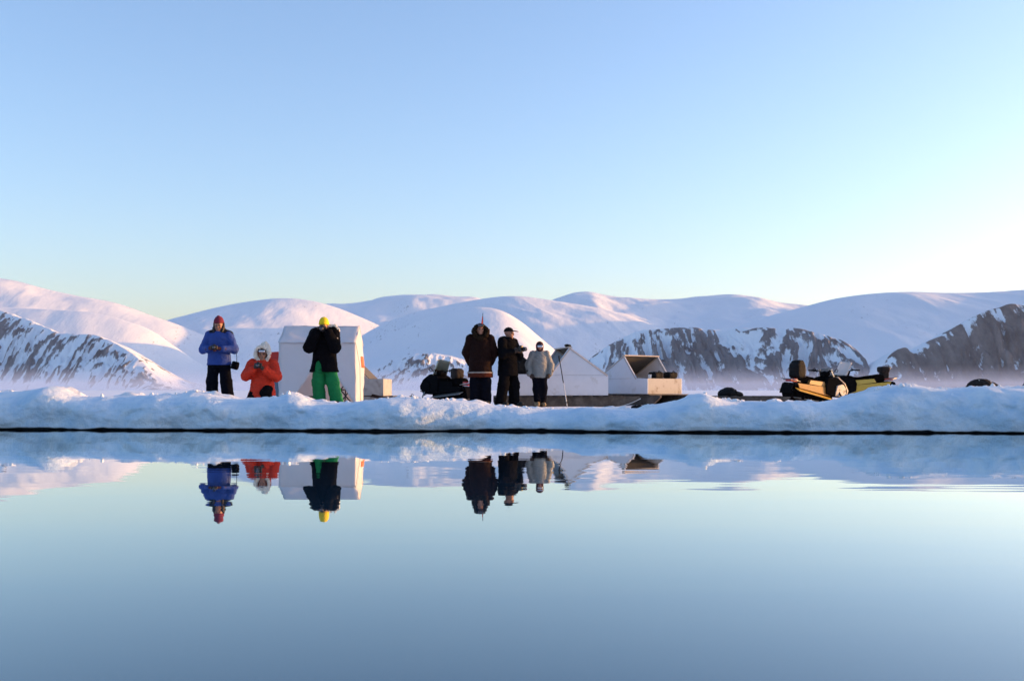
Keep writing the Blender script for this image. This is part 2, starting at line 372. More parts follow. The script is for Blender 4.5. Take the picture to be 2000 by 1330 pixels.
mountain('rocky_foothill', [(1060, 737), (1100, 722), (1150, 697), (1200, 668), (1240, 650), (1280, 643), (1340, 641), (1400, 645), (1460, 640), (1520, 640), (1580, 647), (1640, 665), (1680, 690), (1705, 715), (1725, 730), (1745, 737)], 3000, 260, 700, 1010, 1000, 170, 1.25, 0.03, 0.24, 38, rock_mid, skew=[(1060, 3300), (1400, 3050), (1745, 2750)])
mountain('right_rocky_mountain', [(1690, 737), (1705, 727), (1720, 712), (1750, 688), (1768, 680), (1785, 688), (1800, 678), (1840, 655), (1880, 632), (1920, 612), (1950, 601), (1975, 595), (2000, 598), (2100, 590), (2300, 600), (2700, 640), (3100, 700), (3250, 737)], 2600, 230, 500, 1111, 900, 170, 1.2, 0.03, 0.18, 38, rock_right, material=MM_BROWN)

# ------------------------------------------------------------------ air
def volume_box(name, lo, hi, density, col, aniso=0.0):
    x0, y0, z0 = lo; x1, y1, z1 = hi
    me = bpy.data.meshes.new(name)
    me.from_pydata([(x0, y0, z0), (x1, y0, z0), (x1, y1, z0), (x0, y1, z0), (x0, y0, z1), (x1, y0, z1), (x1, y1, z1), (x0, y1, z1)], [],
                   [(3, 2, 1, 0), (4, 5, 6, 7), (0, 1, 5, 4), (1, 2, 6, 5), (2, 3, 7, 6), (3, 0, 4, 7)])
    m = bpy.data.materials.new(name); m.use_nodes = True; t = m.node_tree; t.nodes.remove(t.nodes['Principled BSDF'])
    pv = t.nodes.new('ShaderNodeVolumePrincipled'); pv.inputs['Color'].default_value = (*col, 1); pv.inputs['Density'].default_value = density; pv.inputs['Anisotropy'].default_value = aniso
    t.links.new(pv.outputs[0], t.nodes['Material Output'].inputs['Volume'])
    o = link(name, me, m); tag(o, kind='stuff'); return o
volume_box('haze', (-12000, -500, -4), (12000, 12500, 900), 0.000018, (0.70, 0.80, 1.0))
volume_box('ground_mist', (-6000, 900, -3), (6000, 2900, 18), 0.00042, (0.58, 0.70, 0.94))
volume_box('drifting_mist', (-6000, 1700, -2.5), (6000, 3000, 44), 0.00016, (0.60, 0.70, 0.94))

# ------------------------------------------------------------------ solid modelling on a distance grid
class Solid:
    def __init__(self, lo, hi, vox):
        self.lo = np.array(lo, float); self.vox = vox
        n = np.ceil((np.array(hi, float) - self.lo) / vox).astype(int) + 1
        self.n = n; self.F = np.full(n, 1.0, np.float32)
        self.ax = [self.lo[i] + vox * np.arange(n[i]) for i in range(3)]
    def put(self, f, lo, hi, k=0.0, op='u'):
        m = k + 3 * self.vox
        a = np.clip(np.floor((np.array(lo) - m - self.lo) / self.vox).astype(int), 0, self.n); b = np.clip(np.ceil((np.array(hi) + m - self.lo) / self.vox).astype(int) + 1, 0, self.n)
        if np.any(b <= a): return self
        sl = tuple(slice(a[i], b[i]) for i in range(3))
        x = self.ax[0][sl[0]][:, None, None]; y = self.ax[1][sl[1]][None, :, None]; z = self.ax[2][sl[2]][None, None, :]
        d = f(x, y, z) + 0 * (x + y + z); o = self.F[sl]
        if op == 's': o, d = -o, d
        if k > 0:
            h = np.maximum(k - np.abs(o - d), 0) / k; r = np.minimum(o, d) - h * h * k * 0.25
        else: r = np.minimum(o, d)
        self.F[sl] = -r if op == 's' else r
        return self
    def cone(self, a, b, ra, rb, k=0.02, op='u'):
        a = np.array(a, float); b = np.array(b, float); v = b - a; L = v @ v + 1e-12; r = max(ra, rb)
        def f(x, y, z):
            t = np.clip(((x - a[0]) * v[0] + (y - a[1]) * v[1] + (z - a[2]) * v[2]) / L, 0, 1)
            return np.sqrt((x - a[0] - t * v[0]) ** 2 + (y - a[1] - t * v[1]) ** 2 + (z - a[2] - t * v[2]) ** 2) - (ra + (rb - ra) * t)
        return self.put(f, np.minimum(a, b) - r, np.maximum(a, b) + r, k, op)
    def chain(self, pts, rs, k=0.02):
        for i in range(len(pts) - 1): self.cone(pts[i], pts[i + 1], rs[i], rs[i + 1], k)
        return self
    def ell(self, c, r, k=0.02, op='u', rot=None):
        c = np.array(c, float); r = np.array(r, float); M = np.eye(3) if rot is None else np.array(rot.to_3x3()).T
        def f(x, y, z):
            X = x - c[0]; Y = y - c[1]; Z = z - c[2]
            u = [M[i][0] * X + M[i][1] * Y + M[i][2] * Z for i in range(3)]
            k0 = np.sqrt(sum((u[i] / r[i]) ** 2 for i in range(3))); k1 = np.sqrt(sum((u[i] / r[i] ** 2) ** 2 for i in range(3))) + 1e-9
            return k0 * (k0 - 1) / k1
        R_ = r if rot is None else np.full(3, r.max())
        return self.put(f, c - R_, c + R_, k, op)
    def box(self, c, h, rad=0.01, k=0.0, op='u', rot=None):
        c = np.array(c, float); h = np.array(h, float) - rad; M = np.eye(3) if rot is None else np.array(rot.to_3x3()).T
        def f(x, y, z):
            X = x - c[0]; Y = y - c[1]; Z = z - c[2]
            u = [np.abs(M[i][0] * X + M[i][1] * Y + M[i][2] * Z) - h[i] for i in range(3)]
            return np.sqrt(sum(np.maximum(q, 0) ** 2 for q in u)) + np.minimum(np.maximum(u[0], np.maximum(u[1], u[2])), 0) - rad
        R_ = h + rad if rot is None else np.full(3, np.linalg.norm(h + rad))
        return self.put(f, c - R_, c + R_, k, op)
    def loft(self, tab, k=0.03, op='u', inner=0.0):      # rows (z, cx, cy, a, b)
        t = np.array(tab, float); t = t[np.argsort(t[:, 0])]
        def f(x, y, z):
            cx, cy, a, b = (np.interp(z, t[:, 0], t[:, i]) for i in (1, 2, 3, 4))
            d = (np.sqrt(((x - cx) / a) ** 2 + ((y - cy) / b) ** 2) - 1) * np.minimum(a, b)
            if inner: d = np.maximum(d, -d - inner)
            return np.maximum(d, np.maximum(t[0, 0] - z, z - t[-1, 0]))
        m = np.max(t[:, 3:5]) + np.max(np.abs(t[:, 1:3]))
        return self.put(f, (t[:, 1].min() - t[:, 3].max(), t[:, 2].min() - t[:, 4].max(), t[0, 0]), (t[:, 1].max() + t[:, 3].max(), t[:, 2].max() + t[:, 4].max(), t[-1, 0]), k, op)
    def ring(self, c, Rr, r, rot, k=0.0, sx=1.0, sz=1.0):     # torus whose axis is local Y
        c = np.array(c, float); M = np.array(rot.to_3x3()).T
        def f(x, y, z):
            X = x - c[0]; Y = y - c[1]; Z = z - c[2]
            u = [M[i][0] * X + M[i][1] * Y + M[i][2] * Z for i in range(3)]
            q = np.sqrt((u[0] / sx) ** 2 + (u[2] / sz) ** 2) - Rr
            return np.sqrt(q * q + u[1] ** 2) - r
        e = (Rr * max(sx, sz) + r)
        return self.put(f, c - e, c + e, k)
    def mesh(self, name, wrinkle=0.0, wscale=0.09, stretch=1.0, seed=0):
        F = self.F; F = np.pad(F, 1, constant_values=1.0); lo = self.lo - self.vox
        ins = F < 0
        c = np.zeros(tuple(s - 1 for s in F.shape), np.int8)
        corners = [(i, j, k) for i in (0, 1) for j in (0, 1) for k in (0, 1)]
        sh = c.shape
        for (i, j, k) in corners: c += ins[i:i + sh[0], j:j + sh[1], k:k + sh[2]]
        act = np.argwhere((c > 0) & (c < 8))
        idx = np.full(sh, -1, np.int32); idx[tuple(act.T)] = np.arange(len(act))
        val = {q: F[act[:, 0] + q[0], act[:, 1] + q[1], act[:, 2] + q[2]] for q in corners}
        P = np.zeros((len(act), 3)); W = np.zeros(len(act))
        for q in corners:
            for axis in range(3):
                if q[axis] == 0:
                    p = tuple(1 if m == axis else q[m] for m in range(3))
                    a, b = val[q], val[p]; s = (a < 0) != (b < 0)
                    t = np.where(s, a / np.where(s, a - b, 1), 0)
                    pos = np.array(q, float)[None, :] + np.zeros((len(act), 3)); pos[:, axis] += t
                    P += pos * s[:, None]; W += s
        V = lo + (act + P / W[:, None]) * self.vox
        Q = []
        for axis in range(3):
            u, v = (axis + 1) % 3, (axis + 2) % 3
            A = ins[tuple(slice(0, -1) if m == axis else slice(None) for m in range(3))]; B = ins[tuple(slice(1, None) if m == axis else slice(None) for m in range(3))]
            for sgn, M_ in ((0, A & ~B), (1, ~A & B)):
                e = np.argwhere(M_); e = e[(e[:, u] > 0) & (e[:, v] > 0)]
                if len(e) == 0: continue
                o = np.zeros(3, int); du = np.zeros(3, int); dv = np.zeros(3, int); du[u] = 1; dv[v] = 1
                q = [idx[tuple((e - a_).T)] for a_ in (du + dv, dv, o, du)]
                q = np.stack(q if sgn == 0 else q[::-1], 1); Q.append(q)
        Q = np.concatenate(Q); Q = Q[(Q >= 0).all(1)]
        if wrinkle > 0:
            n = np.zeros_like(V); fn = np.cross(V[Q[:, 2]] - V[Q[:, 0]], V[Q[:, 3]] - V[Q[:, 1]])
            for m in range(4): np.add.at(n, Q[:, m], fn)
            n /= np.linalg.norm(n, axis=1)[:, None] + 1e-9
            w_ = fbm(V[:, 0] / wscale, V[:, 1] / wscale, V[:, 2] / (wscale * stretch), octv=3, seed=seed)
            f2 = np.abs(fbm(V[:, 0] / (wscale * 0.9) + 3.3, V[:, 1] / (wscale * 0.9), V[:, 2] / (wscale * 0.55 * stretch) + V[:, 0] / wscale, octv=2, seed=seed + 50))
            w_ = 0.75 * w_ + 0.9 * (0.25 - f2)
            V = V + n * (wrinkle * w_)[:, None]
        return np_mesh(name, V, Q)

def solid_part(name, sol, m, parent, wrinkle=0.0, wscale=0.09, stretch=1.0, seed=0):
    return link(name, sol.mesh(name, wrinkle, wscale, stretch, seed), m, parent)

def E(x=0, y=0, z=0): return Matrix.Rotation(R(z), 4, 'Z') @ Matrix.Rotation(R(y), 4, 'Y') @ Matrix.Rotation(R(x), 4, 'X')

# ------------------------------------------------------------------ hard-surface helpers
def bm_obj(name, bm, m, parent=None, smooth=False, bevel=0.0):
    if bevel > 0: bmesh.ops.bevel(bm, geom=[e for e in bm.edges], offset=bevel, segments=2, affect='EDGES', clamp_overlap=True, profile=0.6)
    bmesh.ops.recalc_face_normals(bm, faces=bm.faces[:])
    me = bpy.data.meshes.new(name); bm.to_mesh(me); bm.free()
    if smooth:
        for p in me.polygons: p.use_smooth = True
    return link(name, me, m, parent)

def bm_box(bm, lo, hi, rot=None, off=(0, 0, 0)):
    c = [(a + b) / 2 for a, b in zip(lo, hi)]
    r = bmesh.ops.create_cube(bm, size=1)
    M = Matrix.Translation(Vector(off)) @ (rot or Matrix.Identity(4)) @ Matrix.Translation(Vector(c)) @ Matrix.Diagonal((hi[0] - lo[0], hi[1] - lo[1], hi[2] - lo[2], 1))
    bmesh.ops.transform(bm, matrix=M, verts=r['verts'])

def box_part(name, lo, hi, m, parent, bevel=0.004, rot=None, off=(0, 0, 0)):
    bm = bmesh.new(); bm_box(bm, lo, hi, rot, off); return bm_obj(name, bm, m, parent, bevel=bevel)

def prism_part(name, pts, y0, y1, m, parent, bevel=0.0, axis='y'):
    bm = bmesh.new()
    def co(p, y): return (p[0], y, p[1])
    a = [bm.verts.new(co(p, y0)) for p in pts]; b = [bm.verts.new(co(p, y1)) for p in pts]
    bm.faces.new(a); bm.faces.new(b[::-1])
    for i in range(len(pts)): j = (i + 1) % len(pts); bm.faces.new((a[i], b[i], b[j], a[j]))
    return bm_obj(name, bm, m, parent, bevel=bevel)

def hull_part(name, pts, m, parent, bevel=0.0, smooth=False):     # outline in X-Z with a half width at each point
    bm = bmesh.new()
    a = [bm.verts.new((p[0], -p[2], p[1])) for p in pts]; b = [bm.verts.new((p[0], p[2], p[1])) for p in pts]
    fa = bm.faces.new(a); fb = bm.faces.new(b[::-1])
    for i in range(len(pts)): j = (i + 1) % len(pts); bm.faces.new((a[i], b[i], b[j], a[j]))
    bmesh.ops.triangulate(bm, faces=[fa, fb]) if not bevel else None
    return bm_obj(name, bm, m, parent, bevel=bevel, smooth=smooth)

def tube_into(bm, pts, r, n=8):
    pts = [Vector(p) for p in pts]; rings = []
    for i, p in enumerate(pts):
        d = (pts[min(i + 1, len(pts) - 1)] - pts[max(i - 1, 0)]).normalized()
        u = d.orthogonal().normalized() if i == 0 else (u - d * u.dot(d)).normalized()
        v = d.cross(u); rr = r[i] if isinstance(r, (list, tuple)) else r
        rings.append([bm.verts.new(p + (u * math.cos(2 * math.pi * k / n) + v * math.sin(2 * math.pi * k / n)) * rr) for k in range(n)])
    for a, b in zip(rings[:-1], rings[1:]):
        for k in range(n): bm.faces.new((a[k], a[(k + 1) % n], b[(k + 1) % n], b[k]))
    bm.faces.new(rings[0][::-1]); bm.faces.new(rings[-1])

def tube_part(name, pts, r, m, parent=None, n=8):
    bm = bmesh.new(); tube_into(bm, pts, r, n); return bm_obj(name, bm, m, parent, smooth=True)

def ball_part(name, c, r, m, parent, seg=12):
    bm = bmesh.new(); bmesh.ops.create_uvsphere(bm, u_segments=seg, v_segments=seg // 2 + 2, radius=1)
    bmesh.ops.transform(bm, matrix=Matrix.Translation(Vector(c)) @ Matrix.Diagonal((*(r if isinstance(r, tuple) else (r, r, r)), 1)), verts=bm.verts)
    return bm_obj(name, bm, m, parent, smooth=True)

def sheet_part(name, fn, nu, nv, m, parent, thick=0.006):         # a thin curved panel of real thickness
    bm = bmesh.new(); g = [[bm.verts.new(fn(i / (nu - 1), j / (nv - 1))) for j in range(nv)] for i in range(nu)]
    for i in range(nu - 1):
        for j in range(nv - 1): bm.faces.new((g[i][j], g[i + 1][j], g[i + 1][j + 1], g[i][j + 1]))
    bmesh.ops.recalc_face_normals(bm, faces=bm.faces[:])
    bmesh.ops.solidify(bm, geom=bm.faces[:], thickness=thick)
    return bm_obj(name, bm, m, parent, smooth=True)

# ------------------------------------------------------------------ people
SKIN = mat('skin', (0.30, 0.135, 0.085), 0.55, 0.10, 40)
HAIR = mat('dark_hair', (0.012, 0.007, 0.006), 0.6, 0.3, 60)
EYE = mat('eye', (0.02, 0.015, 0.012), 0.2, 0.1)
BLACK_CLOTH = mat('black_cloth', (0.0045, 0.0045, 0.006), 0.9, 0.3, 25, 0.004, 60, spec=0.02)
NAVY_CLOTH = mat('navy_trousers', (0.0045, 0.005, 0.009), 0.9, 0.3, 25, 0.004, 60, spec=0.02)
BLUE_SHELL = mat('blue_shell', (0.018, 0.050, 0.235), 0.65, 0.2, 14, 0.004, 40, spec=0.25)
DARK_YOKE = mat('slate_yoke', (0.012, 0.014, 0.022), 0.85, 0.2, 20, 0.003, 50, spec=0.15)
ORANGE_SHELL = mat('orange_parka', (0.52, 0.032, 0.012), 0.7, 0.18, 12, 0.005, 35, spec=0.2)
GREEN_CLOTH = mat('green_trousers', (0.006, 0.15, 0.045), 0.8, 0.2, 14, 0.005, 35, spec=0.2)
YELLOW_KNIT = mat('yellow_knit', (0.80, 0.58, 0.015), 0.9, 0.15, 60, 0.006, 120)
RED_KNIT = mat('burgundy_knit', (0.15, 0.008, 0.028), 0.9, 0.25, 50, 0.006, 120)
BLACK_KNIT = mat('black_knit', (0.004, 0.004, 0.005), 0.9, 0.2, 60, 0.004, 120, spec=0.15)
BROWN_SHELL = mat('dark_brown_parka', (0.012, 0.0042, 0.0036), 0.85, 0.25, 14, 0.005, 35, spec=0.1)
RUST = mat('rust_hem', (0.06, 0.013, 0.007), 0.85, 0.2, 14, spec=0.1)
TRIM = mat('pale_trim', (0.26, 0.22, 0.19), 0.8, 0.15, 40)
FUR_PALE = mat('pale_fur', (0.74, 0.68, 0.60), 0.95, 0.2, 45, 0.02, 110)
FUR_BROWN = mat('brown_fur', (0.020, 0.012, 0.007), 0.95, 0.4, 45, 0.02, 110, spec=0.1)
GREY_SHELL = mat('light_grey_jacket', (0.20, 0.20, 0.195), 0.7, 0.12, 12, 0.005, 35)
MAROON = mat('maroon_balaclava', (0.035, 0.008, 0.010), 0.9, 0.2, 50, 0.004, 100)
GOGGLE = mat('mirror_lens', (0.55, 0.58, 0.68), 0.08, 0.05, 10, spec=1.0, metal=0.8)
TAN_BOOT = mat('tan_boot', (0.22, 0.15, 0.08), 0.75, 0.25, 30, 0.004, 60)
BOOT = mat('black_boot', (0.006, 0.006, 0.006), 0.7, 0.3, 30, 0.003, 60)
GLOVE_RED = mat('dark_red_glove', (0.05, 0.008, 0.010), 0.8, 0.25, 40, 0.003, 80)
GLOVE_BROWN = mat('brown_glove', (0.035, 0.02, 0.014), 0.8, 0.25, 40, 0.003, 80)
CAMERA_BLACK = mat('camera_black', (0.005, 0.005, 0.006), 0.45, 0.2, 60)
LENS_GLASS = mat('lens_glass', (0.02, 0.02, 0.04), 0.05, 0.1, 10, spec=1.0)
BADGE = mat('white_badge', (0.7, 0.66, 0.66), 0.7, 0.1, 40)

def V3(p): return np.array(p, float)
def unit(v): v = V3(v); return v / np.linalg.norm(v)

def put_hand(so, w, d, n, side, g=1.0, fat=0.0, k=0.008):
    """palm, four unequal bent fingers and a thumb that leaves the side of the palm"""
    w = V3(w); d = unit(d); n = V3(n); n = unit(n - d * (n @ d)); l = np.cross(d, n) * side
    for o in (-0.022, 0.0, 0.022): so.cone(w + l * o * 0.5, w + d * 0.085 * g + l * o * 1.15, 0.021 + fat, 0.017 + fat, 0.02)
    for i, (o, L) in enumerate(((-0.033, 0.052), (-0.011, 0.062), (0.011, 0.066), (0.033, 0.060))):
        b = w + d * 0.088 * g + l * o; m_ = b + (d * 0.75 + n * 0.66) * L * 0.55 * g; t = m_ + (d * 0.10 + n * 0.99) * L * 0.5 * g
        so.chain([b, m_, t], [0.0105 + fat, 0.0095 + fat, 0.008 + fat], k)
    b = w + d * 0.028 * g + l * 0.030; m_ = b + unit(d * 0.65 + l * 0.62 + n * 0.45) * 0.042 * g; t = m_ + unit(d * 0.7 + n * 0.7) * 0.034 * g
    so.chain([b, m_, t], [0.015 + fat, 0.012 + fat, 0.009 + fat], k)

def head_frame(J): return Matrix.Translation(Vector(J['head'])) @ E(J.get('pitch', 0), 0, J.get('yaw', 0)), J.get('hs', 1.0)

def put_head(so, J):
    M, s = head_frame(J); rot = M.to_3x3().to_4x4()
    P = lambda x, y, z: np.array(M @ Vector((x * s, y * s, z * s)))
    so.ell(P(0, 0.012, 0.028), (0.077 * s, 0.096 * s, 0.090 * s), 0.0, rot=rot)
    so.ell(P(0, -0.028, -0.045), (0.060 * s, 0.064 * s, 0.076 * s), 0.035, rot=rot)
    so.ell(P(0, -0.070, -0.098), (0.026 * s, 0.022 * s, 0.020 * s), 0.03, rot=rot)
    so.ell(P(0, -0.083, 0.026), (0.052 * s, 0.014 * s, 0.012 * s), 0.02, rot=rot)
    for x in (-1, 1):
        so.ell(P(x * 0.032, -0.098, 0.006), (0.015 * s, 0.012 * s, 0.010 * s), 0.010, 's', rot=rot)
        so.ell(P(x * 0.040, -0.074, -0.030), (0.020 * s, 0.016 * s, 0.018 * s), 0.02, rot=rot)
        so.ell(P(x * 0.079, 0.004, -0.010), (0.011 * s, 0.022 * s, 0.032 * s), 0.008, rot=rot)
    so.cone(P(0, -0.090, 0.008), P(0, -0.112, -0.024), 0.008 * s, 0.013 * s, 0.012)
    so.ell(P(0, -0.088, -0.061), (0.024 * s, 0.012 * s, 0.012 * s), 0.008, rot=rot)
    so.ell(P(0, -0.102, -0.061), (0.022 * s, 0.008 * s, 0.003 * s), 0.004, 's', rot=rot)

def build_body(J, parent):
    hs = J.get('hs', 1.0); pts = np.array([J[k] for k in ('sL', 'sR', 'eL', 'eR', 'wL', 'wR', 'hL', 'hR', 'kL', 'kR', 'aL', 'aR', 'head', 'tL', 'tR')])
    so = Solid(pts.min(0) - 0.24, pts.max(0) + 0.24, 0.0085)
    put_head(so, J)
    H = V3(J['head']); S_ = (V3(J['sL']) + V3(J['sR'])) / 2; P_ = (V3(J['hL']) + V3(J['hR'])) / 2
    so.cone(H + V3((0, 0.02, -0.07)) * hs, S_ + V3((0, 0.01, 0.0)), 0.050 * hs, 0.062 * hs, 0.03)
    mid = (S_ * 0.55 + P_ * 0.45)
    for t in (-0.5, 0.5):
        a = S_ + (V3(J['sR']) - V3(J['sL'])) * t * 0.55; b = mid + (V3(J['sR']) - V3(J['sL'])) * t * 0.38; c = P_ + (V3(J['hR']) - V3(J['hL'])) * t * 0.7
        so.chain([a, b, c], [0.085 * hs, 0.085 * hs, 0.095 * hs], 0.06)
    for q, sd in (('L', 1), ('R', -1)):
        so.chain([J['s' + q], J['e' + q], J['w' + q]], [0.054 * hs, 0.040 * hs, 0.029 * hs], 0.03)
        so.chain([J['h' + q], J['k' + q], J['a' + q], J['t' + q]], [0.082 * hs, 0.055 * hs, 0.040 * hs, 0.032 * hs], 0.03)
        if J.get('hands', True):
            put_hand(so, J['w' + q], J['d' + q], J['n' + q], sd * J.get('thumb', 1), hs)
    b = solid_part('body', so, SKIN, parent)
    M, s = head_frame(J)
    for x in (-1, 1): ball_part('eye', M @ Vector((x * 0.032 * s, -0.088 * s, 0.006 * s)), 0.012 * s, EYE, b, 8)
    return b

def build_trousers(J, parent, m, r=(0.105, 0.102, 0.112), top=0.03, wr=0.014, seed=1, low=0.04):
    pts = np.array([J[k] for k in ('hL', 'hR', 'kL', 'kR', 'aL', 'aR')])
    so = Solid(pts.min(0) - 0.24, pts.max(0) + 0.26, 0.012); hs = J.get('hs', 1.0); r = [q * hs for q in r]
    P_ = (V3(J['hL']) + V3(J['hR'])) / 2
    so.loft([(P_[2] - 0.12 * hs, P_[0], P_[1], 0.17 * hs, 0.135 * hs), (P_[2] - 0.03 * hs, P_[0], P_[1], 0.165 * hs, 0.125 * hs), (P_[2] + top, P_[0], P_[1], 0.15 * hs, 0.11 * hs)], 0.0)
    for q in 'LR':
        a = V3(J['a' + q]); kk = V3(J['k' + q])
        so.chain([J['h' + q], kk, a + (kk - a) * low], r, 0.05)
    return solid_part('trousers', so, m, parent, wr, 0.10, 0.55, seed)

def build_jacket(J, parent, m, tab, slv=(0.092, 0.080, 0.060), cuff=0.12, wr=0.012, seed=2, cut=None, name='jacket'):
    t = np.array(tab); pts = np.array([J[k] for k in ('sL', 'sR', 'eL', 'eR', 'wL', 'wR')])
    lo = np.minimum(pts.min(0), [(t[:, 1] - t[:, 3]).min(), (t[:, 2] - t[:, 4]).min(), t[:, 0].min()]) - 0.13; hi = np.maximum(pts.max(0), [(t[:, 1] + t[:, 3]).max(), (t[:, 2] + t[:, 4]).max(), t[:, 0].max()]) + 0.13
    so = Solid(lo, hi, 0.0115); so.loft(tab, 0.0); hs = J.get('hs', 1.0)
    for q in 'LR':
        w_ = V3(J['w' + q]); e = V3(J['e' + q])
        so.chain([J['s' + q], e, w_ + (e - w_) * cuff], [s_ * hs for s_ in slv], 0.028)
    if cut: cut(so)
    return solid_part(name, so, m, parent, wr, 0.085, 0.7, seed)

def build_boots(J, parent, m, hs=1.0):
    for q in 'LR':
        a = V3(J['a' + q]); t = V3(J['t' + q])
        lo = np.minimum(a, t) - 0.16; hi = np.maximum(a, t) + 0.20
        so = Solid(lo, hi, 0.009); d = unit((t - a) * V3((1, 1, 0)) + 1e-6)
        so.cone(a + V3((0, 0, 0.12 * hs)), a + V3((0, 0, -0.02)), 0.068 * hs, 0.066 * hs, 0.0)
        so.cone(a + V3((0, 0, -0.035)) - d * 0.03, t + V3((0, 0, 0.0)), 0.055 * hs, 0.046 * hs, 0.04)
        solid_part('boot', so, m, parent, 0.004, 0.05)

def build_gloves(J, parent, m, fat=0.006, which='LR'):
    for q in which:
        sd = 1 if q == 'L' else -1; w_ = V3(J['w' + q]); hs = J.get('hs', 1.0)
        so = Solid(w_ - 0.2, w_ + 0.2, 0.006)
        put_hand(so, w_, J['d' + q], J['n' + q], sd * J.get('thumb', 1), hs, fat)
        so.cone(w_ + unit(J['d' + q]) * 0.02, w_ - unit(J['d' + q]) * 0.07, 0.036 * hs, 0.044 * hs, 0.02)
        solid_part('glove', so, m, parent)

def cap_solid(J, grow=0.014, low=0.02, tilt=-14, tall=0.0, vox=0.008):
    """knitted cap: the upper part of the head, grown outward, cut on a tilted brim line"""
    M, s = head_frame(J); rot = M.to_3x3().to_4x4(); c = np.array(M @ Vector((0, 0.012 * s, 0.028 * s)))
    so = Solid(c - 0.2, c + 0.24, vox)
    so.ell(c, ((0.080 + grow) * s, (0.098 + grow) * s, (0.092 + grow + tall * 0.4) * s), 0, rot=rot)
    if tall: so.ell(np.array(M @ Vector((0, 0.02 * s, (0.07 + tall) * s))), (0.066 * s, 0.076 * s, 0.062 * s), 0.05, rot=rot)
    so.box(np.array(M @ Vector((0, -0.02 * s, (low - 0.15) * s))), (0.3, 0.3, 0.15 * s), 0.0, 0.0, 's', rot=rot @ Matrix.Rotation(R(tilt), 4, 'X'))
    return so, M, s

def hood_ring(J, parent, m, Rr, r, off, rot, sx=1.0, sz=1.15, name='fur_trim', seed=7, amp=0.03):
    M, s = head_frame(J); c = np.array(M @ Vector(off)); e = Rr * max(sx, sz) + r + 0.06
    so = Solid(c - e, c + e, 0.009); so.ring(c, Rr, r, M.to_3x3().to_4x4() @ rot, 0.0, sx, sz)
    return solid_part(name, so, m, parent, amp, 0.035, 1.0, seed)

def photo_camera(label, loc, rz, lens=0.07, s=1.0):
    t = thing('camera', label, 'camera', loc, rz)
    so = Solid((-0.1 * s, -0.06 * s, -0.075 * s), (0.1 * s, 0.06 * s, 0.10 * s), 0.005)
    so.box((0, 0, 0), (0.068 * s, 0.030 * s, 0.046 * s), 0.012 * s); so.box((0, -0.005, 0.052 * s), (0.026 * s, 0.026 * s, 0.016 * s), 0.008 * s, 0.012)
    so.box((-0.052 * s, -0.022 * s, -0.002), (0.018 * s, 0.022 * s, 0.044 * s), 0.012 * s, 0.01)
    solid_part('camera_body', so, CAMERA_BLACK, t)
    ln = tube_part('lens', [(0, -0.02 * s, 0), (0, -0.05 * s, 0), (0, -0.051 * s, 0), (0, -0.03 * s - lens, 0)], [0.034 * s, 0.034 * s, 0.038 * s, 0.038 * s], CAMERA_BLACK, t, 16)
    tube_part('lens_glass', [(0, -0.028 * s - lens, 0), (0, -0.032 * s - lens, 0)], 0.031 * s, LENS_GLASS, ln, 16)
    return t

def world_of(parent, p): return parent.matrix_basis @ Vector(p)

# --- standing, blue jacket, burgundy hat
XB, YB = at(428, 20.3), 20.3
GB = gnd(XB, YB)
p = thing('person', 'person in blue jacket, dark trousers and burgundy knitted hat, holding something at the chest', 'person', (XB, YB, GB), 0, 'people on the ice')
J = dict(head=(0, -0.02, 1.585), pitch=12, yaw=4, hs=1.07, sL=(-0.185, 0.01, 1.385), sR=(0.185, 0.01, 1.385), eL=(-0.305, -0.03, 1.105), eR=(0.305, -0.03, 1.11),
         wL=(-0.115, -0.235, 1.125), wR=(0.105, -0.24, 1.115), dL=(0.85, -0.45, 0.05), dR=(-0.85, -0.45, 0.08), nL=(0.2, 0.1, -1), nR=(-0.2, 0.1, -1),
         hL=(-0.10, 0, 0.88), hR=(0.10, 0, 0.88), kL=(-0.135, -0.02, 0.48), kR=(0.145, -0.02, 0.48), aL=(-0.145, 0.02, 0.085), aR=(0.18, 0.02, 0.085), tL=(-0.17, -0.15, 0.045), tR=(0.22, -0.15, 0.045))
build_body(J, p); build_trousers(J, p, NAVY_CLOTH, seed=11); build_boots(J, p, BOOT); build_gloves(J, p, GLOVE_RED)
build_jacket(J, p, BLUE_SHELL, [(0.80, 0, 0, 0.245, 0.170), (0.86, 0, 0, 0.235, 0.165), (1.02, 0, 0, 0.222, 0.158), (1.20, 0, 0, 0.222, 0.155), (1.34, 0, 0, 0.225, 0.145), (1.42, 0, 0, 0.165, 0.12), (1.47, 0, 0, 0.10, 0.095)], seed=12)
so = Solid((-0.28, -0.2, 1.28), (0.28, 0.2, 1.58), 0.010)                      # dark yoke over the shoulders, stand-up collar
so.cone((-0.20, 0.015, 1.405), (-0.08, 0.01, 1.445), 0.080, 0.080, 0.0); so.cone((0.20, 0.015, 1.405), (0.08, 0.01, 1.445), 0.080, 0.080, 0.02)
so.loft([(1.42, 0, 0, 0.125, 0.115), (1.48, 0, 0.0, 0.105, 0.105), (1.535, 0, 0.01, 0.115, 0.115)], 0.03)
so.ell((0, -0.13, 1.45), (0.07, 0.10, 0.12), 0.02, 's')
solid_part('yoke', so, DARK_YOKE, p, 0.006, 0.06, seed=13)
so, M, s = cap_solid(J, 0.016, 0.045, -6, 0.03); so.ell(np.array(M @ Vector((-0.005, 0.02, 0.165))), (0.034, 0.034, 0.030), 0.012)
hat = solid_part('knitted_hat', so, RED_KNIT, p, 0.006, 0.02, seed=14)
so = Solid((-0.15, -0.16, 1.38), (0.15, 0.16, 1.68), 0.008)                     # hair and ear flaps framing the face
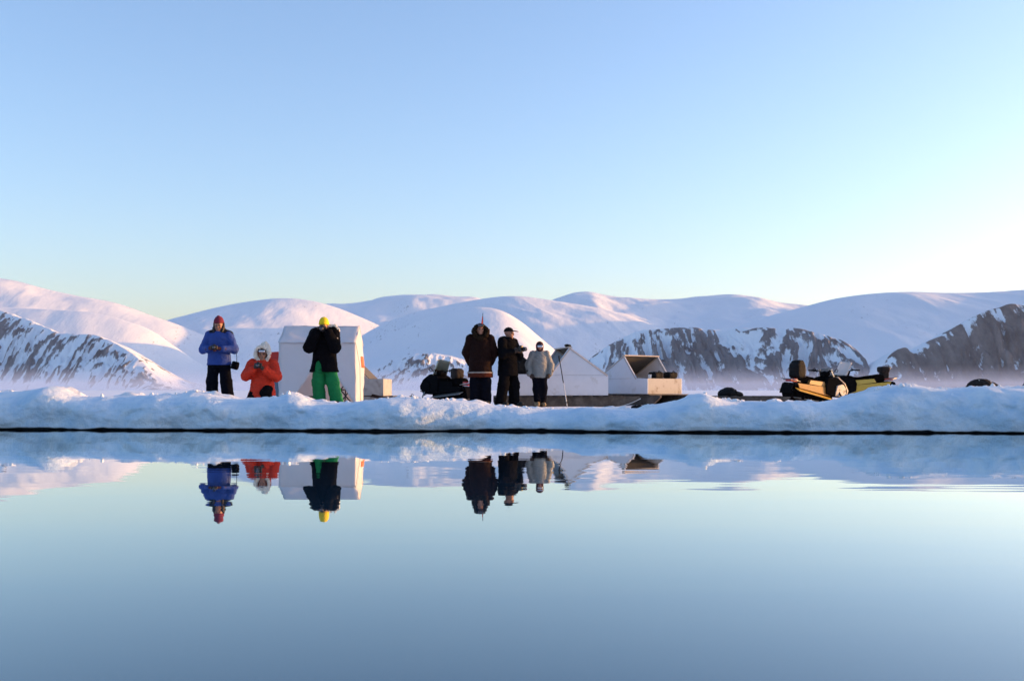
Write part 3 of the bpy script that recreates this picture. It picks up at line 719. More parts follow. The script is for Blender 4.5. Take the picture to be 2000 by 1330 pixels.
for x in (-1, 1): so.chain([(x * 0.086, -0.010, 1.62), (x * 0.092, -0.03, 1.53), (x * 0.082, -0.075, 1.455)], [0.024, 0.028, 0.024], 0.02)
so.chain([(0, 0.09, 1.60), (0, 0.09, 1.50)], [0.07, 0.07], 0.03)
solid_part('hair', so, HAIR, p, 0.012, 0.03, 3.0, 15)
photo_camera('small dark camera held at chest by the person in the blue jacket', world_of(p, (0.0, -0.335, 1.135)), 0.1, 0.03, 0.9)
b = thing('camera_bag', 'small black camera pouch hanging from a strap at the blue jacket person\'s hip', 'pouch', world_of(p, (0.325, -0.03, 0.79)), 0)
so = Solid((-0.12, -0.09, -0.13), (0.12, 0.09, 0.13), 0.008); so.box((0, 0, 0), (0.072, 0.05, 0.080), 0.035, rot=E(0, 14, 0)); so.ell((0.004, -0.045, -0.01), (0.05, 0.025, 0.05), 0.02)
solid_part('pouch', so, BLACK_CLOTH, b, 0.006, 0.05)
tube_part('strap', [(0.03, 0, 0.05), (0.035, -0.005, 0.16), (0.02, 0, 0.30), (-0.05, 0.0, 0.44), (-0.13, 0.01, 0.60)], 0.006, BLACK_CLOTH, b, 6)

# --- kneeling, orange parka
XO, YO = at(513, 20.0), 20.0
GO = gnd(XO, YO)
p = thing('person', 'person kneeling in bright orange parka with pale fur hood, holding a camera', 'person', (XO, YO, GO), 0, 'people on the ice')
J = dict(head=(0.01, -0.05, 1.005), pitch=6, yaw=8, hs=1.04, sL=(-0.20, 0.01, 0.815), sR=(0.20, 0.01, 0.815), eL=(-0.295, -0.11, 0.575), eR=(0.30, -0.12, 0.56),
         wL=(-0.085, -0.30, 0.725), wR=(0.095, -0.30, 0.705), dL=(0.6, -0.35, 0.5), dR=(-0.6, -0.35, 0.5), nL=(0.6, 0.2, -0.5), nR=(-0.6, 0.2, -0.5),
         hL=(-0.11, 0.05, 0.36), hR=(0.11, 0.04, 0.36), kL=(-0.17, -0.20, 0.10), kR=(0.12, -0.27, 0.25), aL=(-0.17, 0.24, 0.075), aR=(0.15, -0.16, 0.085), tL=(-0.17, 0.38, 0.05), tR=(0.16, -0.33, 0.045))
build_body(J, p); build_trousers(J, p, BLACK_CLOTH, (0.11, 0.092, 0.09), seed=21); build_boots(J, p, BOOT); build_gloves(J, p, GLOVE_BROWN)
def cut_o(so): so.ell((0.12, -0.36, 0.13), (0.095, 0.16, 0.17), 0.03, 's')
build_jacket(J, p, ORANGE_SHELL, [(0.02, -0.02, -0.02, 0.285, 0.28), (0.25, -0.01, -0.01, 0.255, 0.235), (0.42, 0, 0, 0.225, 0.18), (0.60, 0, 0, 0.22, 0.17), (0.74, 0, 0, 0.225, 0.155), (0.84, 0, 0, 0.18, 0.14), (0.90, 0, 0, 0.12, 0.12)],
             (0.102, 0.094, 0.070), 0.12, 0.020, 22, cut_o, 'parka')
so = Solid((-0.24, -0.24, 0.80), (0.28, 0.28, 1.30), 0.010)                    # hood, open at the front
so.ell((0.01, 0.035, 1.005), (0.150, 0.150, 0.170), 0); so.ell((0.0, 0.02, 0.87), (0.16, 0.14, 0.09), 0.05)
so.ell((0.02, -0.15, 1.0), (0.105, 0.17, 0.135), 0.02, 's')
hd = solid_part('hood', so, ORANGE_SHELL, p, 0.010, 0.07, seed=23)
hood_ring(J, hd, FUR_PALE, 0.128, 0.034, (0, -0.055, 0.005), E(8, 0, 0), 1.0, 1.16, seed=24)
so = Solid((-0.2, -0.15, 1.02), (0.25, 0.2, 1.32), 0.009); so.ell((0.05, -0.02, 1.15), (0.085, 0.085, 0.10), 0); so.ell((0.095, -0.02, 1.07), (0.075, 0.08, 0.11), 0.03)
solid_part('fur_crest', so, FUR_PALE, hd, 0.025, 0.035, seed=25)
so, M, s = cap_solid(J, 0.012, 0.035, -8); bh = solid_part('beanie', so, BLACK_KNIT, p, 0.004, 0.02)
gx, Mh = 0.0, head_frame(J)[0]
so = Solid(np.array(Mh.translation) - 0.2, np.array(Mh.translation) + 0.2, 0.007)
so.box(np.array(Mh @ Vector((0, -0.098, 0.062))), (0.062, 0.022, 0.024), 0.016, rot=Mh.to_3x3().to_4x4()); solid_part('goggles', so, GOGGLE, bh)
photo_camera('black camera held under the chin by the kneeling person in orange', world_of(p, (0.01, -0.385, 0.775)), 0.06, 0.07, 1.0)

# --- photographer, yellow beanie, long black parka, green trousers
XG, YG = at(634, 20.2), 20.2
GG = gnd(XG, YG)
p = thing('person', 'person in yellow beanie, long black parka and green trousers photographing', 'person', (XG, YG, GG), 0, 'people on the ice')
J = dict(head=(-0.005, -0.05, 1.555), pitch=10, yaw=-4, hs=1.08, sL=(-0.185, 0.0, 1.415), sR=(0.185, 0.0, 1.415), eL=(-0.275, -0.17, 1.135), eR=(0.235, -0.17, 1.14),
         wL=(-0.115, -0.25, 1.435), wR=(0.115, -0.25, 1.43), dL=(0.45, -0.15, 0.7), dR=(-0.45, -0.15, 0.7), nL=(0.9, -0.3, 0), nR=(-0.9, -0.3, 0),
         hL=(-0.10, 0, 0.86), hR=(0.10, 0, 0.86), kL=(-0.12, -0.03, 0.47), kR=(0.16, -0.02, 0.47), aL=(-0.10, 0.02, 0.085), aR=(0.24, 0.0, 0.085), tL=(-0.13, -0.15, 0.045), tR=(0.29, -0.16, 0.045))
build_body(J, p); build_trousers(J, p, GREEN_CLOTH, (0.103, 0.112, 0.118), seed=31, low=0.0); build_boots(J, p, BOOT); build_gloves(J, p, GLOVE_BROWN)
def cut_g(so): so.ell((-0.105, -0.22, 0.64), (0.085, 0.20, 0.27), 0.02, 's')
build_jacket(J, p, BLACK_CLOTH, [(0.66, -0.01, 0.0, 0.295, 0.21), (0.72, -0.01, 0, 0.27, 0.20), (0.92, 0, 0, 0.235, 0.18), (1.10, 0, 0, 0.225, 0.17), (1.34, 0, 0, 0.235, 0.16), (1.45, 0, 0, 0.19, 0.135), (1.51, 0, 0, 0.12, 0.11)],
             (0.110, 0.104, 0.085), 0.02, 0.014, 32, cut_g, 'parka')
so = Solid((-0.25, -0.1, 1.34), (0.32, 0.30, 1.62), 0.010); so.ell((0.03, 0.09, 1.47), (0.20, 0.11, 0.085), 0); so.ell((0.17, 0.02, 1.50), (0.085, 0.10, 0.075), 0.05)
hd = solid_part('hood', so, BLACK_CLOTH, p, 0.012, 0.07, seed=33)
so = Solid((-0.1, -0.12, 1.34), (0.36, 0.26, 1.66), 0.009); so.chain([(0.13, -0.04, 1.575), (0.21, -0.02, 1.56), (0.262, 0.0, 1.50), (0.27, 0.02, 1.43)], [0.026, 0.030, 0.032, 0.024], 0.02)
solid_part('fur_trim', so, FUR_PALE, hd, 0.026, 0.035, seed=34)
so, M, s = cap_solid(J, 0.015, 0.03, -10, 0.035); solid_part('beanie', so, YELLOW_KNIT, p, 0.005, 0.02, seed=35)
ball_part('arm_badge', (0.262, -0.16, 1.30), (0.034, 0.03, 0.034), BADGE, p)
photo_camera('black camera with long lens raised to the eye by the person in yellow beanie', world_of(p, (0.0, -0.245, 1.495)), 0.0, 0.10, 1.1)

# --- brown parka with big fur ruff
XR, YR = at(938, 20.5), 20.5
GR_ = gnd(XR, YR)
p = thing('person', 'person in dark brown parka with big fur ruff and pale hem stripe', 'person', (XR, YR, GR_), 0, 'people on the ice')
J = dict(head=(0, -0.03, 1.515), pitch=-4, yaw=10, sL=(-0.195, 0.0, 1.335), sR=(0.195, 0.0, 1.335), eL=(-0.285, 0.05, 1.05), eR=(0.285, 0.05, 1.05), wL=(-0.20, 0.13, 0.84), wR=(0.20, 0.13, 0.84),
         dL=(0.5, 0.4, -0.7), dR=(-0.5, 0.4, -0.7), nL=(0.3, -0.9, 0), nR=(-0.3, -0.9, 0), hL=(-0.095, 0, 0.83), hR=(0.095, 0, 0.83), kL=(-0.105, -0.02, 0.45), kR=(0.115, -0.02, 0.45),
         aL=(-0.105, 0.02, 0.085), aR=(0.12, 0.02, 0.085), tL=(-0.13, -0.15, 0.045), tR=(0.15, -0.15, 0.045), hs=0.97)
build_body(J, p); build_trousers(J, p, NAVY_CLOTH, (0.098, 0.105, 0.108), seed=41); build_boots(J, p, BOOT); build_gloves(J, p, GLOVE_BROWN)
build_jacket(J, p, BROWN_SHELL, [(0.655, 0, 0, 0.240, 0.18), (0.80, 0, 0, 0.228, 0.175), (1.00, 0, 0, 0.215, 0.165), (1.18, 0, 0, 0.212, 0.155), (1.29, 0, 0, 0.208, 0.145), (1.37, 0, 0, 0.17, 0.13), (1.42, 0, 0, 0.12, 0.11)],
             (0.094, 0.086, 0.070), 0.05, 0.014, 42, None, 'parka')
so = Solid((-0.34, -0.28, 0.50), (0.34, 0.28, 0.72), 0.010); so.loft([(0.56, 0, 0, 0.256, 0.192), (0.655, 0, 0, 0.252, 0.188)], 0); hm = solid_part('hem', so, RUST, p, 0.010, 0.08, seed=43)
so = Solid((-0.34, -0.28, 0.60), (0.34, 0.28, 0.72), 0.008); so.loft([(0.640, 0, 0, 0.263, 0.199), (0.668, 0, 0, 0.262, 0.198)], 0); solid_part('hem_stripe', so, TRIM, p, 0.006, 0.08, seed=44)
so = Solid((-0.28, -0.2, 1.26), (0.28, 0.28, 1.72), 0.010); so.ell((0, 0.05, 1.47), (0.165, 0.14, 0.16), 0); so.ell((0, -0.15, 1.50), (0.11, 0.17, 0.16), 0.02, 's')
hd = solid_part('hood', so, BROWN_SHELL, p, 0.01, 0.07, seed=45)
hood_ring(J, hd, FUR_BROWN, 0.132, 0.042, (0, -0.05, -0.055), E(-14, 0, -6), 1.0, 0.98, seed=46, amp=0.036)
so, M, s = cap_solid(J, 0.012, 0.03, -10); bh = solid_part('beanie', so, BLACK_KNIT, p, 0.004, 0.02)
so = Solid(np.array(M.translation) - 0.2, np.array(M.translation) + 0.2, 0.007); so.box(np.array(M @ Vector((0, -0.095, 0.072))), (0.060, 0.020, 0.022), 0.014, rot=M.to_3x3().to_4x4()); solid_part('goggles', so, LENS_GLASS, bh)

# --- black jacket and peaked cap, turned to the right
XK, YK = at(992, 20.7), 20.7
GK = gnd(XK, YK)
p = thing('person', 'person in black jacket and peaked cap turned right, holding a camera', 'person', (XK, YK, GK), R(52), 'people on the ice')
J = dict(head=(0, -0.03, 1.475), pitch=2, yaw=12, sL=(-0.19, 0.0, 1.30), sR=(0.19, 0.0, 1.30), eL=(-0.275, -0.08, 1.03), eR=(0.265, -0.08, 1.03), wL=(-0.10, -0.22, 1.10), wR=(0.10, -0.22, 1.10),
         dL=(0.45, -0.75, 0.25), dR=(-0.45, -0.75, 0.25), nL=(0.7, 0.4, 0), nR=(-0.7, 0.4, 0), hL=(-0.105, 0, 0.81), hR=(0.105, 0, 0.81), kL=(-0.17, -0.02, 0.44), kR=(0.17, -0.03, 0.44),
         aL=(-0.20, 0.03, 0.085), aR=(0.20, 0.0, 0.085), tL=(-0.23, -0.14, 0.045), tR=(0.23, -0.17, 0.045), hs=0.96)
build_body(J, p); build_trousers(J, p, BLACK_CLOTH, (0.105, 0.112, 0.118), seed=51); build_boots(J, p, BOOT); build_gloves(J, p, GLOVE_BROWN, 0.004)
build_jacket(J, p, BLACK_CLOTH, [(0.62, 0, 0, 0.235, 0.20), (0.72, 0, 0, 0.228, 0.19), (0.95, 0, 0, 0.22, 0.175), (1.12, 0, 0, 0.22, 0.165), (1.25, 0, 0, 0.215, 0.15), (1.34, 0, 0, 0.16, 0.125), (1.40, 0, 0, 0.11, 0.105)], (0.098, 0.09, 0.065), 0.1, 0.014, 52)
so = Solid((-0.25, -0.1, 1.22), (0.25, 0.30, 1.48), 0.010); so.ell((0, 0.10, 1.34), (0.15, 0.10, 0.085), 0); solid_part('hood', so, BLACK_CLOTH, p, 0.012, 0.07, seed=53)
so, M, s = cap_solid(J, 0.012, 0.040, -4)
cp = solid_part('cap', so, BLACK_KNIT, p, 0.002, 0.02)
so = Solid(np.array(M.translation) - 0.26, np.array(M.translation) + 0.26, 0.007)
so.ell(np.array(M @ Vector((0, -0.125, 0.050))), (0.072, 0.085, 0.010), 0, rot=M.to_3x3().to_4x4() @ E(8, 0, 0)); solid_part('peak', so, BLACK_KNIT, cp)
photo_camera('dark camera held at chest by the person in the peaked cap', world_of(p, (0.0, -0.335, 1.15)), R(52), 0.09, 1.1)

# --- youth in pale grey jacket and goggles
XY, YY = at(1054, 20.9), 20.9
GY = gnd(XY, YY)
p = thing('person', 'short person in light grey jacket, dark trousers, maroon balaclava and mirrored goggles', 'person', (XY, YY, GY), R(4), 'people on the ice')
q = 0.78
J = dict(head=(0, -0.02, 1.575 * q), pitch=4, yaw=0, sL=(-0.175 * q, 0.0, 1.385 * q), sR=(0.175 * q, 0.0, 1.385 * q), eL=(-0.30 * q, 0.02, 1.10 * q), eR=(0.30 * q, 0.02, 1.10 * q), wL=(-0.27 * q, -0.06, 0.86 * q), wR=(0.27 * q, -0.06, 0.86 * q),
         dL=(0.5, -0.2, -0.85), dR=(-0.5, -0.2, -0.85), nL=(0.8, 0.3, 0.2), nR=(-0.8, 0.3, 0.2), hL=(-0.09 * q, 0, 0.87 * q), hR=(0.09 * q, 0, 0.87 * q), kL=(-0.085 * q, -0.03, 0.47 * q), kR=(0.10 * q, -0.02, 0.47 * q),
         aL=(-0.06 * q, 0.0, 0.105 * q), aR=(0.085 * q, 0.06, 0.105 * q), tL=(-0.07 * q, -0.16, 0.05), tR=(0.11 * q, -0.10, 0.05), hs=0.82)
build_body(J, p); build_trousers(J, p, NAVY_CLOTH, (0.098, 0.092, 0.088), seed=61, low=0.18); build_boots(J, p, TAN_BOOT, 0.9); build_gloves(J, p, GLOVE_BROWN, 0.004)
build_jacket(J, p, GREY_SHELL, [(0.76 * q, 0, 0, 0.20 * q, 0.165 * q), (0.80 * q, 0, 0, 0.21 * q, 0.17 * q), (0.95 * q, 0, 0, 0.20 * q, 0.165 * q), (1.15 * q, 0, 0, 0.20 * q, 0.16 * q), (1.31 * q, 0, 0, 0.21 * q, 0.15 * q), (1.42 * q, 0, 0, 0.15 * q, 0.125 * q), (1.48 * q, 0, 0, 0.10 * q, 0.10 * q)],
             (0.088, 0.078, 0.066), 0.02, 0.014, 62)
M, s = head_frame(J); rot = M.to_3x3().to_4x4(); c = np.array(M.translation)
so = Solid(c - 0.22, c + 0.22, 0.008); so.ell(np.array(M @ Vector((0, 0.012 * s, 0.028 * s))), (0.096 * s, 0.112 * s, 0.108 * s), 0, rot=rot); so.ell(np.array(M @ Vector((0, -0.015 * s, -0.06 * s))), (0.088 * s, 0.092 * s, 0.095 * s), 0.04, rot=rot)
so.ell(np.array(M @ Vector((0, -0.12 * s, -0.02 * s))), (0.058 * s, 0.06 * s, 0.062 * s), 0.015, 's', rot=rot)
bh = solid_part('balaclava', so, MAROON, p, 0.004, 0.03)
so = Solid(c - 0.2, c + 0.2, 0.007); so.box(np.array(M @ Vector((0, -0.100 * s, 0.012 * s))), (0.070 * s, 0.026 * s, 0.030 * s), 0.018, rot=rot); solid_part('goggles', so, GOGGLE, bh)

# ------------------------------------------------------------------ tent
def canvas_material(name, col, trans=0.35):
    m = bpy.data.materials.new(name); t, b = nodes_of(m); tc = t.nodes.new('ShaderNodeTexCoord'); v = tc.outputs['Object']
    c = ramp_mix(t, noise_node(t, v, 2.5, 6), tuple(q * 0.90 for q in col), col)
    b.inputs['Roughness'].default_value = 0.9; b.inputs['Specular IOR Level'].default_value = 0.1
    t.links.new(c, b.inputs['Base Color'])
    tr = t.nodes.new('ShaderNodeBsdfTranslucent'); t.links.new(c, tr.inputs[0])
    bp = t.nodes.new('ShaderNodeBump'); bp.inputs['Strength'].default_value = 0.5; bp.inputs['Distance'].default_value = 0.02
    t.links.new(noise_node(t, v, 3.5, 4), bp.inputs['Height']); t.links.new(bp.outputs[0], b.inputs['Normal'])
    mx = t.nodes.new('ShaderNodeMixShader'); mx.inputs[0].default_value = trans
    t.links.new(b.outputs[0], mx.inputs[1]); t.links.new(tr.outputs[0], mx.inputs[2]); t.links.new(mx.outputs[0], t.nodes['Material Output'].inputs[0])
    return m
CANVAS = canvas_material('white_canvas', (0.86, 0.84, 0.86), 0.42)
RED_CLOTH = mat('red_cloth', (0.55, 0.04, 0.03), 0.8, 0.15, 20)
ORANGE_CLOTH = mat('orange_cloth', (0.62, 0.13, 0.04), 0.8, 0.15, 20)
GREY_BOARD = mat('grey_blue_board', (0.14, 0.19, 0.24), 0.8, 0.2, 8)
WOOD_DARK = mat('weathered_dark_wood', (0.055, 0.043, 0.036), 0.85, 0.45, 9, 0.003, 40, stain=((0.12, 0.10, 0.085), 5.0, 0.45, 0.7))
WOOD_GREY = mat('grey_weathered_wood', (0.36, 0.36, 0.355), 0.85, 0.3, 9, 0.003, 40, stain=((0.15, 0.12, 0.10), 4.0, 0.55, 0.78))
WOOD_RAW = mat('raw_brown_wood', (0.16, 0.10, 0.06), 0.85, 0.35, 12, 0.003, 40)
PLY_WHITE = mat('white_painted_plywood', (0.62, 0.63, 0.69), 0.7, 0.08, 6, 0.002, 30, stain=((0.40, 0.38, 0.37), 3.5, 0.60, 0.8))
PLY_WORN = mat('worn_plywood', (0.42, 0.39, 0.35), 0.75, 0.12, 6, 0.002, 30, stain=((0.16, 0.11, 0.07), 5.0, 0.52, 0.72))
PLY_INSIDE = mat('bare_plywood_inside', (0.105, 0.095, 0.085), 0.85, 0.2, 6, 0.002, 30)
TRIM_PALE = mat('pale_edge_trim', (0.46, 0.40, 0.36), 0.75, 0.12, 15)
BLACK_BAG = mat('black_bag', (0.004, 0.004, 0.005), 0.8, 0.3, 20, 0.004, 50, spec=0.2)
DARK_TARP = mat('dark_brown_tarp', (0.016, 0.011, 0.010), 0.8, 0.3, 12, 0.006, 40, spec=0.2)
SLATE_TARP = mat('slate_tarp', (0.10, 0.10, 0.13), 0.75, 0.2, 8, 0.006, 30)
ROPE = mat('pale_rope', (0.45, 0.40, 0.33), 0.9, 0.2, 60)
PLASTIC_WHITE = mat('white_plastic', (0.6, 0.6, 0.6), 0.5, 0.08, 20)

def flat_panel(name, poly, m, parent, frame, thick=0.006, sag=0.030, seed=0, cell=0.07):
    """cloth panel: polygon (u, v) filled with a grid, pulled slightly out of plane; frame maps (u, v, n) to local space"""
    bm = bmesh.new(); f = bm.faces.new([bm.verts.new((u, v, 0)) for u, v in poly])
    us = [p[0] for p in poly]; vs_ = [p[1] for p in poly]
    for axis, lo, hi in ((0, min(us), max(us)), (1, min(vs_), max(vs_))):
        c = lo + cell
        while c < hi - 0.02:
            no = (1, 0, 0) if axis == 0 else (0, 1, 0); co = (c, 0, 0) if axis == 0 else (0, c, 0)
            bmesh.ops.bisect_plane(bm, geom=bm.verts[:] + bm.edges[:] + bm.faces[:], plane_co=co, plane_no=no); c += cell
    co = np.array([v.co[:] for v in bm.verts]); d = sag * fbm(co[:, 0] / 0.35 + seed, co[:, 1] / 0.5, octv=3, seed=seed)
    for v, q in zip(bm.verts, d): v.co = Vector(frame(v.co.x, v.co.y, float(q)))
    bmesh.ops.recalc_face_normals(bm, faces=bm.faces[:])
    bmesh.ops.solidify(bm, geom=bm.faces[:], thickness=thick)
    return bm_obj(name, bm, m, parent, smooth=True)

TX, TY = at(617, 23.0), 23.75
TZ = gnd(TX, TY)
t = thing('tent', 'small white canvas wall tent with its triangular front flaps open', 'tent', (TX, TY, TZ - 0.02), R(2))
hw, dd, ev, rg = 0.86, 0.72, 1.44, 1.83
def fr(y0): return lambda u, v, n: (u, y0 - n, v)
flat_panel('front_flap', [(-hw, 0), (-0.66, 0), (0.13, 1.16), (0.13, ev), (-hw, ev)], CANVAS, t, fr(-dd), seed=1)
flat_panel('front_flap', [(0.137, ev), (0.137, 1.16), (0.83, 0.05), (hw, 0.0), (hw, ev)], CANVAS, t, fr(-dd), seed=2)
flat_panel('back_wall', [(-hw, 0), (hw, 0), (hw, ev), (-hw, ev)], CANVAS, t, fr(dd), seed=3)
sl_ = math.hypot(dd + 0.03, rg - ev)
for sgn, nm in ((-1, 'roof'), (1, 'roof')):
    def rf(u, v, n, sgn=sgn): return (u, sgn * (dd + 0.03) * (1 - v / sl_), ev - 0.01 + (rg - ev + 0.012) * v / sl_ + n + 0.015 * math.sin(math.pi * v / sl_) * -1)
    flat_panel(nm, [(-hw - 0.012, -0.03), (hw + 0.012, -0.03), (hw + 0.012, sl_), (-hw - 0.012, sl_)], CANVAS, t, rf, seed=4 + sgn)
gab = [(-dd, 0), (dd, 0), (dd, ev), (0, rg - 0.01), (-dd, ev)]
for sgn, sd_ in ((-1, 7), (1, 8)):
    def gf(u, v, n, sgn=sgn): return (sgn * (hw - 0.004 + 0.10 * math.sin(min(v / ev, 1) * math.pi) * max(0, 1 - (u / dd) ** 2)) + n, u, v)
    flat_panel('end_wall', gab, CANVAS, t, gf, seed=sd_)
for sgn in (-1, 1): tube_part('pole', [(sgn * (hw - 0.05), 0, 0), (sgn * (hw - 0.05), 0, rg - 0.03)], 0.016, WOOD_RAW, t)
tube_part('ridge_pole', [(-hw, 0, rg - 0.035), (hw, 0, rg - 0.035)], 0.018, WOOD_RAW, t)
def pf(u, v, n): q = gf(u, v, n, 1); return (q[0] + 0.012, q[1], q[2])
flat_panel('orange_patch', [(-0.22, 0.88), (0.22, 0.88), (0.22, 1.14), (-0.22, 1.14)], ORANGE_CLOTH, t, pf, seed=8)
tube_part('guy_rope', [(hw, -dd - 0.02, ev), (hw + 0.10, -dd - 0.05, 0.9), (hw + 0.12, -dd - 0.12, 0.02)], 0.006, ROPE, t, 6)

b = thing('storage_crate', 'low dark crate just inside the open tent', 'crate', (at(606, 22.9), 22.95, gnd(at(606, 22.9), 22.95)), R(8))
box_part('crate_body', (-0.13, -0.12, 0), (0.13, 0.12, 0.17), WOOD_DARK, b, 0.008); box_part('crate_lid', (-0.138, -0.128, 0.172), (0.138, 0.128, 0.195), WOOD_DARK, b, 0.006)
b = thing('folding_stool', 'dark metal folding stool frame in the tent opening', 'stool', (at(674, 23.15), 23.2, gnd(at(674, 23.15), 23.2)), R(15))
IRON = mat('black_iron', (0.012, 0.012, 0.014), 0.5, 0.3, 40)
for k, (x0, y0, x1, y1) in enumerate(((-0.20, -0.10, 0.14, 0.0), (0.20, -0.10, -0.14, 0.0), (0.0, 0.18, 0.0, -0.05))): tube_part('leg', [(x0 * 0.8, y0 * 0.8, 0), (x1 * 0.8, y1 * 0.8, 0.34)], 0.014, IRON, b)
tube_part('crossbar', [(-0.13, 0, 0.34), (0.13, 0, 0.34)], 0.014, IRON, b); tube_part('top_bow', [(-0.10, 0, 0.35), (-0.03, 0, 0.44), (0.03, 0, 0.44), (0.10, 0, 0.35)], 0.013, IRON, b)

b = thing('upright_board', 'narrow grey-blue board with a red square top left of the tent', 'board', (at(538, 24.4), 24.4, gnd(at(538, 24.4), 24.4)), R(4))
box_part('board', (-0.095, -0.02, 0), (0.10, 0.02, 1.02), GREY_BOARD, b, 0.006)
so = Solid((-0.16, -0.08, 0.98), (0.16, 0.08, 1.32), 0.009); so.box((-0.005, 0, 1.14), (0.105, 0.035, 0.115), 0.03); solid_part('red_top', so, RED_CLOTH, b, 0.008, 0.06)

# ------------------------------------------------------------------ sledges
def runner_outline(x0, x1, h, nose, back=0.05):
    pts = [(x0, h * 0.55), (x0 + back, 0.0)]
    n = 9
    for i in range(n + 1):
        a = i / n; pts.append((x1 - nose + nose * a, h * 0.86 * a ** 2.2))
    pts += [(x1 - 0.02, h)] + [(x0, h)]
    return pts

def sledge(name, label, loc, yaw, x0, x1, width, h, nose, slats, m=WOOD_DARK, ms=WOOD_DARK, shoe=True, group=None):
    t = thing(name, label, 'sledge', loc, yaw, group)
    for y in (-width / 2, width / 2 - 0.05):
        rn = prism_part('runner', runner_outline(x0, x1, h, nose), y, y + 0.05, m, t, 0.004)
        if shoe:
            top = runner_outline(x0, x1, h, nose)[1:-2]; bot = [(a, b_ - 0.014) for a, b_ in top]
            prism_part('runner_shoe', top + bot[::-1], y - 0.004, y + 0.054, PLASTIC_WHITE, rn)
    me = None
    for i in range(slats):
        x = x0 + 0.06 + (x1 - nose * 0.5 - x0 - 0.12) * i / (slats - 1)
        o = box_part('slat', (-0.045, -width / 2 - 0.05, h + 0.002), (0.045, width / 2 + 0.05, h + 0.026), ms, t, 0.004) if me is None else link('slat', me, None, t)
        me = o.data; o.location = (x, 0, 0)
    return t

def cabin_box(t, bx0, bx1, width, z0, hlow, cab, open_side, mside, mend):
    """low plywood box with a peaked cabin at one end; cab = (foot, apex, foot, rise); one slope is an open hatch"""
    y = width / 2; th = 0.018; zt = z0 + hlow
    for sg in (-1, 1):
        ya, yb = sorted((sg * y, sg * (y - th)))
        box_part('side_board', (bx0, ya, z0), (bx1, yb, zt), mside, t, 0.003)
        c0, ca, c1, rise = cab
        gp = prism_part('gable_panel', [(c0, zt + 0.004), (c1, zt + 0.004), (ca + 0.02, zt + rise), (ca - 0.02, zt + rise)], ya + sg * 0.003, yb + sg * 0.003, mside, t, 0.002)
        for (xa, za, xb, zb) in ((c0, zt + 0.0, ca, zt + rise), (ca, zt + rise, c1, zt + 0.0)):
            L = math.hypot(xb - xa, zb - za); ang = math.atan2(zb - za, xb - xa)
            bm = bmesh.new(); bm_box(bm, (0.0, min(sg * (y + 0.014), sg * (y - 0.035)), -0.028), (L, max(sg * (y + 0.014), sg * (y - 0.035)), -0.004)); bmesh.ops.transform(bm, matrix=Matrix.Translation((xa, 0, za)) @ Matrix.Rotation(-ang, 4, 'Y'), verts=bm.verts)
            bm_obj('edge_trim', bm, TRIM_PALE, gp, bevel=0.003)
    for x in (bx0, bx1 - th): box_part('end_board', (x, -y + th + 0.001, z0), (x + th, y - th - 0.001, zt), mend, t, 0.003)
    box_part('floor_board', (bx0 + th, -y + th, z0), (bx1 - th, y - th, z0 + 0.02), PLY_INSIDE, t, 0.002)
    c0, ca, c1, rise = cab
    xa, xb = (c0, ca) if open_side > 0 else (c1, ca)             # the closed slope
    L = math.hypot(xb - xa, rise); sgx = 1 if xb > xa else -1; ang = math.atan2(rise, abs(xb - xa))
    bm = bmesh.new(); bm_box(bm, (0, -y + 0.02, 0.0), (L, y - 0.02, 0.016))
    bmesh.ops.transform(bm, matrix=Matrix.Translation((xa, 0, zt + 0.002)) @ (Matrix.Identity(4) if sgx > 0 else Matrix.Rotation(math.pi, 4, 'Z')) @ Matrix.Rotation(-ang, 4, 'Y'), verts=bm.verts)
    bm_obj('roof_panel', bm, PLY_INSIDE, t, bevel=0.002)
    box_part('ridge_board', (ca - 0.05, -y - 0.01, zt + rise - 0.004), (ca + 0.05, y + 0.01, zt + rise + 0.024), TRIM_PALE, t, 0.004)
    return zt

# sledge with the peaked cabin whose hatch opens to the left
yaw1 = R(14); sx, sy = at(1107, 22.7), 22.85
SZ1 = 0.165
t1 = sledge('cabin_sledge', 'wooden sledge with a white peaked plywood cabin behind the person in light grey', (sx, sy, SZ1), yaw1, -1.55, 1.55, 1.10, 0.235, 0.85, 12, WOOD_DARK, WOOD_DARK, True, 'sledges at the camp')
zt1 = cabin_box(t1, -1.30, 0.80, 1.04, 0.265, 0.44, (-0.55, -0.08, 0.79, 0.60), -1, PLY_WHITE, PLY_WHITE)
so = Solid((-0.2, -0.3, -0.06), (0.2, 0.3, 0.12), 0.01); so.ell((0, -0.2, 0.02), (0.07, 0.14, 0.04), 0); so.ell((0.03, -0.05, 0.02), (0.06, 0.10, 0.035), 0.03)
k = tag(solid_part('black_glove', so, BLACK_BAG, None, 0.01, 0.05), 'black glove left on the cabin ridge of the nearer sledge', 'glove'); k.matrix_world = t1.matrix_basis @ Matrix.Translation((-0.06, -0.28, zt1 + 0.635)) @ Matrix.Rotation(R(-20), 4, 'Z') @ Matrix.Diagonal((0.9, 0.7, 0.8, 1))

